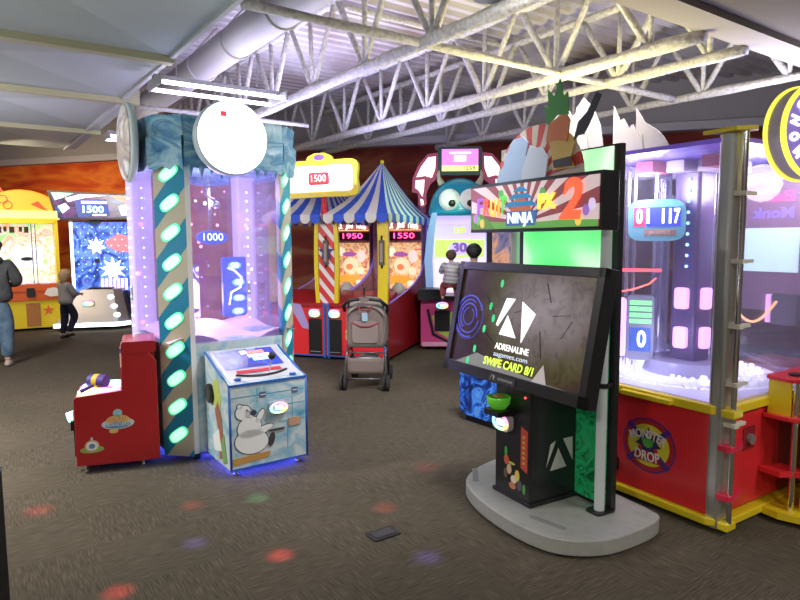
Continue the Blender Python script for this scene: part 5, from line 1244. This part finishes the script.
mb = MB(); mb.box(-.18, .26, .398, .405, 2.30, 2.35, glow('sn_lilac', (.8, .7, 1), 1.5)); mb.box(.0, .24, .398, .405, 2.08, 2.11, glow('sn_lilac', (.8, .7, 1), 1.5)); mb.build('screen_caption', sn)
mb = MB(); mb.box(-.1, .1, .56, .7, 1.95, 2.4, BLACK); mb.build('screen_bracket', bg_)
# wedge console
SLV = mat('console_silver', (.32, .32, .36), .35, .4)
mb = MB(); vs = [(-.62, -.12, .08), (.45, -.12, .08), (.62, .05, .08), (.62, .6, .08), (-.62, .6, .08), (-.22, .25, .72), (.32, .25, .72), (.45, .35, .72), (.45, .6, .72), (-.22, .6, .72)]
mb.add(vs, [(0, 1, 6, 5), (1, 2, 7, 6), (2, 3, 8, 7), (3, 4, 9, 8), (4, 0, 5, 9), (5, 6, 7, 8, 9), (4, 3, 2, 1, 0)], SLV); wc = mb.build('wedge_console', bg_)
mb = MB(); LS = glow('strip_ice', (.8, .92, 1), 4)
mb.box(-.62, .45, -.13, -.11, .07, .14, LS); mb.prism([(.46, -.13), (.64, .04), (.62, .06), (.44, -.11)], 'xy', .07, .14, LS); mb.build('base_light', wc)
mb = MB(); mb.box(.66, .95, .3, .33, .08, .15, LS); mb.box(.66, .95, .33, .9, .02, .9, mat('navy_cabinet', (.02, .03, .12), .4)); mb.build('side_wing', bg_)
for k, (x, y, z) in enumerate(((.29, .17, .58), (.36, .06, .42), (.42, -.03, .27))):
    mb = MB(); mb.ball((x, y, z), .06, glow('light_mint%d' % (k % 2), [(.8, 1, .9), (.8, .85, 1)][k % 2], 2.6), 14, 8, .7); mb.build('round_light', wc)
reader(wc, -.08, .48, .10, .2, .1)
mb = MB(); mb.box(-.6, -.0, .20, .24, .74, .76, BLACK) if False else mb.box(-.1, .3, .25, .5, .72, .75, BLACK); mb.build('control_top', wc)

# =================================================================== COUNTER EDGE AT THE LEFT
ct = thing('counter_corner', -1.757, 2.48, 3, 'dark counter corner with a grey top and brown side at the frame edge', 'counter')
mb = MB(); mb.box(-.6, .0, -.9, .15, .0, .60, mat('brown_veneer', (.14, .045, .03), .5)); mb.build('counter_body', ct)
mb = MB(); mb.box(-.62, .012, -.92, .17, .60, .625, mat('counter_grey_top', (.25, .32, .42), .4)); mb.build('counter_top', ct)
mb = MB(); mb.box(-.006, .01, -.92, .17, .0, .60, BLACK); mb.build('edge_strip', ct)
mb = MB(); mb.box(-.5, -.06, -.4, .12, .625, 1.0, BLACK); mb.build('dark_box', ct)

# =================================================================== STROLLER
st = thing('stroller', -.36, 6.80, -5, 'grey and brown folding stroller parked in front of the tent game', 'stroller')
FAB = mat('stroller_fabric', (.20, .17, .16), .9); FABL = mat('stroller_light', (.21, .165, .15), .9); FABD = mat('stroller_dark', (.09, .08, .08), .9); FRM = mat('stroller_frame', (.16, .16, .17), .35, .6)
mb = MB()
for s in (-1, 1):
    mb.tube([(s * .23, -.26, .08), (s * .215, -.10, .40), (s * .20, .02, .66), (s * .19, -.12, .90), (s * .16, -.2, .98)], .012, FRM, 8)
    mb.tube([(s * .20, .34, .08), (s * .205, .12, .40), (s * .20, .02, .66)], .012, FRM, 8)
    mb.tube([(s * .215, -.10, .40), (s * .205, .12, .40)], .010, FRM, 8)
mb.tube([(-.23, -.24, .12), (.23, -.24, .12)], .010, FRM, 8); mb.tube([(-.215, -.1, .38), (.215, -.1, .38)], .01, FRM, 8); mb.tube([(-.2, .3, .14), (.2, .3, .14)], .01, FRM, 8)
mb.build('frame', st)
mb = MB(); mb.tube([(-.235, -.10, .84), (-.235, -.17, .90), (-.17, -.21, .96), (-.08, -.225, .975), (.08, -.225, .975), (.17, -.21, .96), (.235, -.17, .90), (.235, -.10, .84)], .018, BLACK, 10); mb.build('handlebar', st)
mb = MB(); mb.rbox(-.05, .05, -.26, -.2, .95, 1.0, FABL, .015); mb.cyl((0, -.23, .98), (0, -.23, 1.10), .008, BLACK); mb.build('console_tray', st)
# canopy (curved hood) and seat back
mb = MB(); mb.grid(lambda u, v: ((u - .5) * .40 * (1 + .08 * math.sin(PI * v)), -.16 + .48 * v, .78 + .20 * math.sin(PI * (.18 + .75 * v)) - .10 * abs(2 * u - 1) ** 3), 12, 12, mat('canopy_fabric', (.30, .27, .23), .9)); mb.build('canopy', st, solid=.008)
mb = MB(); mb.grid(lambda u, v: ((u - .5) * .40, -.15 + .04 * v - .02 * math.cos((u - .5) * PI), .45 + .44 * v), 10, 8, FABL)
bk = mb.build('seat_back', st, solid=.012)
mb = MB(); mb.rbox(-.14, .14, -.19, -.165, .50, .74, mat('pocket_fabric', (.27, .22, .20), .9), .05, 4); mb.build('back_pocket', bk)
mb = MB(); mb.tube([(-.15, -.185, .72), (-.05, -.20, .68), (.05, -.2, .68), (.15, -.185, .72)], .008, mat('red_band', (.35, .04, .05), .7), 6); mb.tube([(-.08, -.2, .90), (-.04, -.21, .86), (.04, -.21, .86), (.08, -.2, .90)], .009, mat('red_band', (.35, .04, .05), .7), 6); mb.build('red_strap', bk)
mb = MB(); mb.rbox(-.03, .03, -.215, -.205, .74, .83, mat('tag_blue', (.35, .5, .6), .7), .01); mb.build('hang_tag', bk)
for s in (-1, 1):
    mb = MB(); mb.grid(lambda u, v: (s * (.205 + .01 * math.sin(PI * u)), -.14 + .34 * u, .46 + (.38 - .18 * u) * v), 8, 6, FAB); mb.build('side_wing', st, solid=.01)
mb = MB(); mb.rbox(-.19, .19, -.12, .26, .44, .48, FABD, .02); mb.build('seat', st)
# basket
mb = MB()
mb.grid(lambda u, v: (-.19 + .38 * u, -.20 - .03 * math.sin(PI * u), .17 + .17 * v), 8, 4, FABL)
mb.grid(lambda u, v: (-.19 + .38 * u, -.20 + .42 * v, .17 - .03 * math.sin(PI * u) * math.sin(PI * v)), 8, 6, FABL)
for s in (-1, 1): mb.grid(lambda u, v: (s * .19, -.2 + .42 * u, .17 + .17 * v), 4, 3, FABL)
mb.build('basket', st, solid=.006)
bag = MB(); bag.ball((0, 0, 0), .15, mat('bag_pale', (.55, .53, .55), .8), 18, 10, .5, 1, .9)
o = bag.build('changing_bag', loc=(-.35, 6.85, .27), rot=(0, 0, 12)); tag(o, 'pale crumpled cloth bag lying in the stroller basket', 'bag')
def wheels(x, y, name='wheel'):
    for dx in (-.022, .022):
        mb = MB(); mb.at((x + dx, y, .085), (0, 90, 0)); 
        mb.lathe([(.055, -.013), (.08, -.013), (.085, 0), (.08, .013), (.055, .013)], mat('tyre', (.03, .03, .03), .8), 24)
        mb.lathe([(.0001, -.008), (.055, -.01), (.055, .01), (.0001, .008)], mat('hub_grey2', (.22, .22, .22), .5), 16); mb.build(name, st)
wheels(-.23, -.26); wheels(.23, -.26); wheels(-.20, .34); wheels(.20, .34)

# =================================================================== PEOPLE
def skin(name, nodes, m, parent=None, root=None, sub=2):
    """nodes: key -> (pos, radius or (rx, ry), parent key); grown as one continuous surface"""
    keys = list(nodes); idx = {k: i for i, k in enumerate(keys)}
    vs = [Vector(nodes[k][0]) for k in keys]; es = [(idx[nodes[k][2]], idx[k]) for k in keys if nodes[k][2]]
    me = bpy.data.meshes.new(name); me.from_pydata(vs, es, []); o = bpy.data.objects.new(name, me); COL.objects.link(o)
    if parent: o.parent = parent
    me.materials.append(m)
    md_ = o.modifiers.new('skin', 'SKIN'); md_.use_smooth_shade = True; md_.branch_smoothing = .6
    me.skin_vertices or None
    if not me.skin_vertices:
        bm = bmesh.new(); bm.from_mesh(me); bm.verts.layers.skin.verify(); bm.to_mesh(me); bm.free()
    sv = me.skin_vertices[0].data
    for k in keys:
        r = nodes[k][1]; sv[idx[k]].radius = r if isinstance(r, tuple) else (r, r)
        sv[idx[k]].use_root = (k == (root or keys[0]))
    s = o.modifiers.new('sub', 'SUBSURF'); s.levels = sub; s.render_levels = sub
    return o
def hand(nodes, side, wrist, d, palm_n, thumb_d, s=1.0, curl=.35):
    """palm plus five separate fingers, continued from the wrist joint"""
    d = Vector(d).normalized(); n = Vector(palm_n).normalized(); a = d.cross(n).normalized(); w = Vector(nodes[wrist][0])
    pc = w + d * .045 * s; nodes[side + 'palm'] = (tuple(pc), (.030 * s, .018 * s), wrist)
    for i, (off, L) in enumerate(((-.030, .070), (-.010, .080), (.011, .075), (.030, .058))):
        b0 = pc + d * .035 * s + a * off * s
        k1 = b0 + (d * math.cos(curl) + n * math.sin(curl)) * L * .5 * s
        k2 = k1 + (d * math.cos(curl * 2.6) + n * math.sin(curl * 2.6)) * L * .45 * s
        nodes[side + 'f%da' % i] = (tuple(b0), .0095 * s, side + 'palm'); nodes[side + 'f%db' % i] = (tuple(k1), .0088 * s, side + 'f%da' % i); nodes[side + 'f%dc' % i] = (tuple(k2), .007 * s, side + 'f%db' % i)
    t = a * (1 if thumb_d > 0 else -1); t0 = w + d * .028 * s + t * .03 * s
    nodes[side + 'ta'] = (tuple(t0), .011 * s, side + 'palm'); nodes[side + 'tb'] = (tuple(t0 + (d + t * .7 + n * .3).normalized() * .045 * s), .009 * s, side + 'ta')
def head(parent, c, r, skinm, hairm, long=0.0, face=0):
    """face looks along -y of the person's frame; features added to a shaped skull. Returns nothing"""
    pass
SKINM = mat('skin', (.55, .33, .25), .55)
def person(name, x, y, deg, H, label, cat, J, skinm, top, trousers, shoe, hairm, hair_len=0.0, z=0.0, sleeve=1.0, hood=False, shoes=True, hair_vol=1.0, child=False, group=None, girth=1.0):
    t = thing(name, x, y, deg, label, cat, z=z)
    s = H / 1.75; hk = 1.06 if not child else 1.42
    j = {k: Vector(v) * s for k, v in J.items()}
    nd = {}
    def A(k, p, r, par): nd[k] = (tuple(p), tuple(a * s for a in r) if isinstance(r, tuple) else r * s, par)
    A('pelvis', j['pelvis'], (.12, .085), None); A('waist', j['pelvis'].lerp(j['chest'], .45), (.11, .08), 'pelvis')
    A('chest', j['chest'], (.13, .09), 'waist'); A('neck', j['neck'], .055, 'chest')
    hd = j['head']; up = (hd - j['neck']).normalized()
    A('jaw', j['neck'].lerp(hd, .45), .055 * hk, 'neck'); A('head', hd, (.078 * hk, .09 * hk), 'jaw'); A('crown', hd + up * .075 * s * hk, (.06 * hk, .07 * hk), 'head')
    for q in 'LR':
        A('sh' + q, j['sh' + q], .06, 'chest'); A('el' + q, j['el' + q], .042, 'sh' + q); A('wr' + q, j['wr' + q], .027, 'el' + q)
        hdv = (j['wr' + q] - j['el' + q]).normalized(); pn = Vector((-1 if q == 'R' else 1, 0, -.4))
        hand(nd, q, 'wr' + q, hdv, pn, 1 if q == 'L' else -1, s)
        A('hp' + q, j['hp' + q], .085, 'pelvis'); A('kn' + q, j['kn' + q], .058, 'hp' + q); A('an' + q, j['an' + q], .038, 'kn' + q)
        ft = j.get('ft' + q, j['an' + q] + Vector((0, -.15, -.06)) * 1)
        A('ball' + q, j['an' + q] + Vector((0, -.10 * s, -.045 * s)), (.035, .03), 'an' + q)
    b = skin('body', nd, skinm, t, 'pelvis')
    # clothing, grown a little outside the body
    cl = {}
    def C(k, p, r, par): cl[k] = (tuple(p), tuple(a * s for a in r) if isinstance(r, tuple) else r * s, par)
    C('hem', j['pelvis'] + Vector((0, 0, -.10 * s)), (.19 * girth, .15 * girth), None); C('low', j['pelvis'] + Vector((0, 0, .04 * s)), (.19 * girth, .15 * girth), 'hem'); C('waist', j['pelvis'].lerp(j['chest'], .5), (.18 * girth, .14 * girth), 'low'); C('chest', j['chest'], (.19 * girth, .14 * girth), 'waist')
    C('col', j['chest'].lerp(j['neck'], .75), (.085, .08), 'chest')
    for q in 'LR':
        C('sh' + q, j['sh' + q], .085 * girth, 'chest'); C('el' + q, j['sh' + q].lerp(j['el' + q], min(1, sleeve * 2)), .068 * girth, 'sh' + q)
        if sleeve > .5: C('wr' + q, j['el' + q].lerp(j['wr' + q], min(1, sleeve * 2 - 1) * .95), .046, 'el' + q)
    skin('jacket' if hood else 'shirt', cl, top, t, 'hem')
    tr = {}
    def D(k, p, r, par): tr[k] = (tuple(p), tuple(a * s for a in r) if isinstance(r, tuple) else r * s, par)
    D('waist', j['pelvis'] + Vector((0, 0, .10 * s)), (.16, .125), None); D('hip', j['pelvis'] + Vector((0, 0, -.03 * s)), (.165 * girth, .13 * girth), 'waist')
    for q in 'LR': D('hp' + q, j['hp' + q], .105 * girth, 'hip'); D('kn' + q, j['kn' + q], .088 * girth, 'hp' + q); D('an' + q, j['an' + q] + Vector((0, 0, .02 * s)), .072, 'kn' + q)
    skin('trousers', tr, trousers, t, 'waist')
    if shoes:
        for q in 'LR':
            a = j['an' + q]; mb = MB(); mb.at(tuple(a + Vector((0, -.055 * s, -.045 * s))), (0, 0, 0))
            mb.lathe([(.0001, -.035 * s), (.045 * s, -.035 * s), (.052 * s, -.02 * s), (.045 * s, .015 * s), (.03 * s, .04 * s), (.0001, .045 * s)], shoe, 16, (0, 0, 0), 1, 2.5); mb.build('shoe', t)
    # face and hair (face looks along -y)
    fr = Matrix.Rotation(R(J.get('_yaw', 0)), 3, 'Z') if False else None
    yaw = R(FACE_YAW.get(name + label[:6], 0))
    def fp(v): v = Vector(v) * s * hk; v.rotate(Euler((0, 0, yaw))); return hd + v
    mb = MB()
    for sx in (-1, 1):
        mb.ball(tuple(fp((sx * .03, -.078, .012))), .012 * s * hk, mat('eye_white2', (.8, .8, .8), .3), 10, 6)
        mb.ball(tuple(fp((sx * .03, -.087, .012))), .0055 * s * hk, BLACK, 8, 5)
    mb.build('eyes', t)
    mb = MB(); mb.ball(tuple(fp((0, -.09, -.015))), .014 * s * hk, skinm, 10, 6, 1.5)
    for sx in (-1, 1): mb.ball(tuple(fp((sx * .077, .0, -.005))), .02 * s * hk, skinm, 10, 6, 1.4, .4, 1)
    mb.build('nose_and_ears', t)
    mb = MB(); mb.ball(tuple(fp((0, -.078, -.045))), .02 * s * hk, mat('lip', (.5, .15, .14), .5), 10, 6, .35, 1, .4); mb.build('mouth', t)
    mb = MB(); k = s * hk * hair_vol
    def hairfn(u, v):
        a = 2 * PI * u; el = PI / 2 - v * (PI * .74)
        r = .1 * (1 + .03 * math.sin(a * 9 + v * 7)); fz = math.sin(el)
        front = .5 + .5 * math.cos(a)      # 1 towards the face
        cut = max(0, v - .45) * 1.6 * front
        x = math.sin(a) * math.cos(el) * .100; y = -math.cos(a) * math.cos(el) * .112
        zz = fz * .112 + cut * .12
        if v > .75: zz -= (v - .75) * 4 * hair_len * (1 - front) / max(.001, s * hk)
        p = Vector((x, y, zz + .015)) * k; p.rotate(Euler((0, 0, yaw))); return hd + p
    mb.grid(hairfn, 28, 14, hairm); mb.build('hair', t, solid=.006 * s)
    if hood:
        mb = MB(); c = j['neck'] + Vector((0, .05, -.01)) * s
        mb.grid(lambda u, v: c + Vector((math.sin(2 * PI * u) * (.09 + .035 * math.sin(PI * v)), -math.cos(2 * PI * u) * (.08 + .035 * math.sin(PI * v)) + .01, -.07 + .09 * v)) * s, 24, 8, top); mb.build('hood', t, solid=.02 * s)
    return t
FACE_YAW = {}
BASE = dict(pelvis=(0, 0, .95), chest=(0, .02, 1.30), neck=(0, .02, 1.48), head=(0, -.01, 1.62),
            shL=(.18, .02, 1.40), elL=(.24, .02, 1.13), wrL=(.24, -.08, .88), shR=(-.18, .02, 1.40), elR=(-.24, .02, 1.13), wrR=(-.24, -.08, .88),
            hpL=(.09, 0, .88), knL=(.10, -.02, .50), anL=(.10, .02, .09), hpR=(-.09, 0, .88), knR=(-.10, -.02, .50), anR=(-.10, .02, .09))
J = dict(BASE); J.update(elL=(.27, -.02, 1.15), wrL=(.16, -.24, 1.10), elR=(-.27, -.02, 1.15), wrR=(-.16, -.24, 1.10), anL=(.16, .0, .09), knL=(.14, -.03, .5), head=(0, -.05, 1.61))
person('person', -5.19, 7.95, 200, 1.66, 'adult in a dark grey hooded jacket and blue jeans, seen from behind', 'person', J, SKINM,
       art('hoodie_grey', [(.055, .06, .065), (.09, .095, .10)], 14, 0, .5, 4, .9), art('denim', [(.05, .10, .17), (.10, .17, .25), (.16, .24, .32)], 6, 0, .5, 5, .85),
       mat('shoe_tan', (.45, .38, .33), .7), mat('hair_brown', (.10, .06, .04), .8), hood=True, girth=1.22)
J = dict(BASE); J.update(elL=(.26, -.12, 1.18), wrL=(.26, -.36, 1.20), elR=(-.24, -.08, 1.15), wrR=(-.16, -.28, 1.12), anL=(.10, .06, .09), knR=(-.12, -.16, .56), anR=(-.10, .04, .14), head=(0, -.02, 1.60))
person('person', -5.55, 10.28, 152, 1.14, 'small child with blond hair and grey top at the wedge console', 'child', J, mat('skin_fair', (.65, .42, .34), .55),
       mat('top_lightgrey', (.30, .29, .29), .9), mat('pants_navy', (.02, .025, .05), .85), mat('shoe_black', (.02, .02, .02), .6), mat('hair_blond', (.42, .28, .16), .75), hair_len=.07, child=True, girth=1.15)
J = dict(BASE); J.update(elL=(.24, -.05, 1.16), wrL=(.10, -.22, 1.22), elR=(-.27, -.04, 1.16), wrR=(-.30, -.26, 1.14), head=(0, -.01, 1.60))
person('person', .97, 8.15, 172, 1.56, 'dark-haired adult standing in front of the big-eyed spin game', 'person', J, SKINM,
       mat('shirt_dark', (.05, .04, .06), .9), mat('pants_dark', (.03, .035, .06), .85), mat('shoe_black', (.02, .02, .02), .6), mat('hair_black', (.012, .01, .012), .6), hair_len=.0, hair_vol=1.08)
J = dict(BASE); J.update(elL=(.26, -.06, 1.18), wrL=(.20, -.25, 1.25), elR=(-.26, -.12, 1.20), wrR=(-.22, -.34, 1.22), knL=(.20, -.22, .82), anL=(.22, -.12, .50), knR=(-.16, -.24, .80), anR=(-.16, -.16, .48), head=(0, -.03, 1.60))
person('person', .66, 8.02, 176, .86, 'toddler in a striped grey shirt held up beside the dark-haired adult', 'child', J, mat('skin_fair', (.65, .42, .34), .55),
       stripes('striped_shirt', (.42, .42, .45), (.25, .25, .28), .05, .1), mat('shorts_red', (.25, .05, .06), .85), mat('shoe_black', (.02, .02, .02), .6), mat('hair_toddler', (.10, .05, .03), .7), z=.60, child=True, girth=1.3)
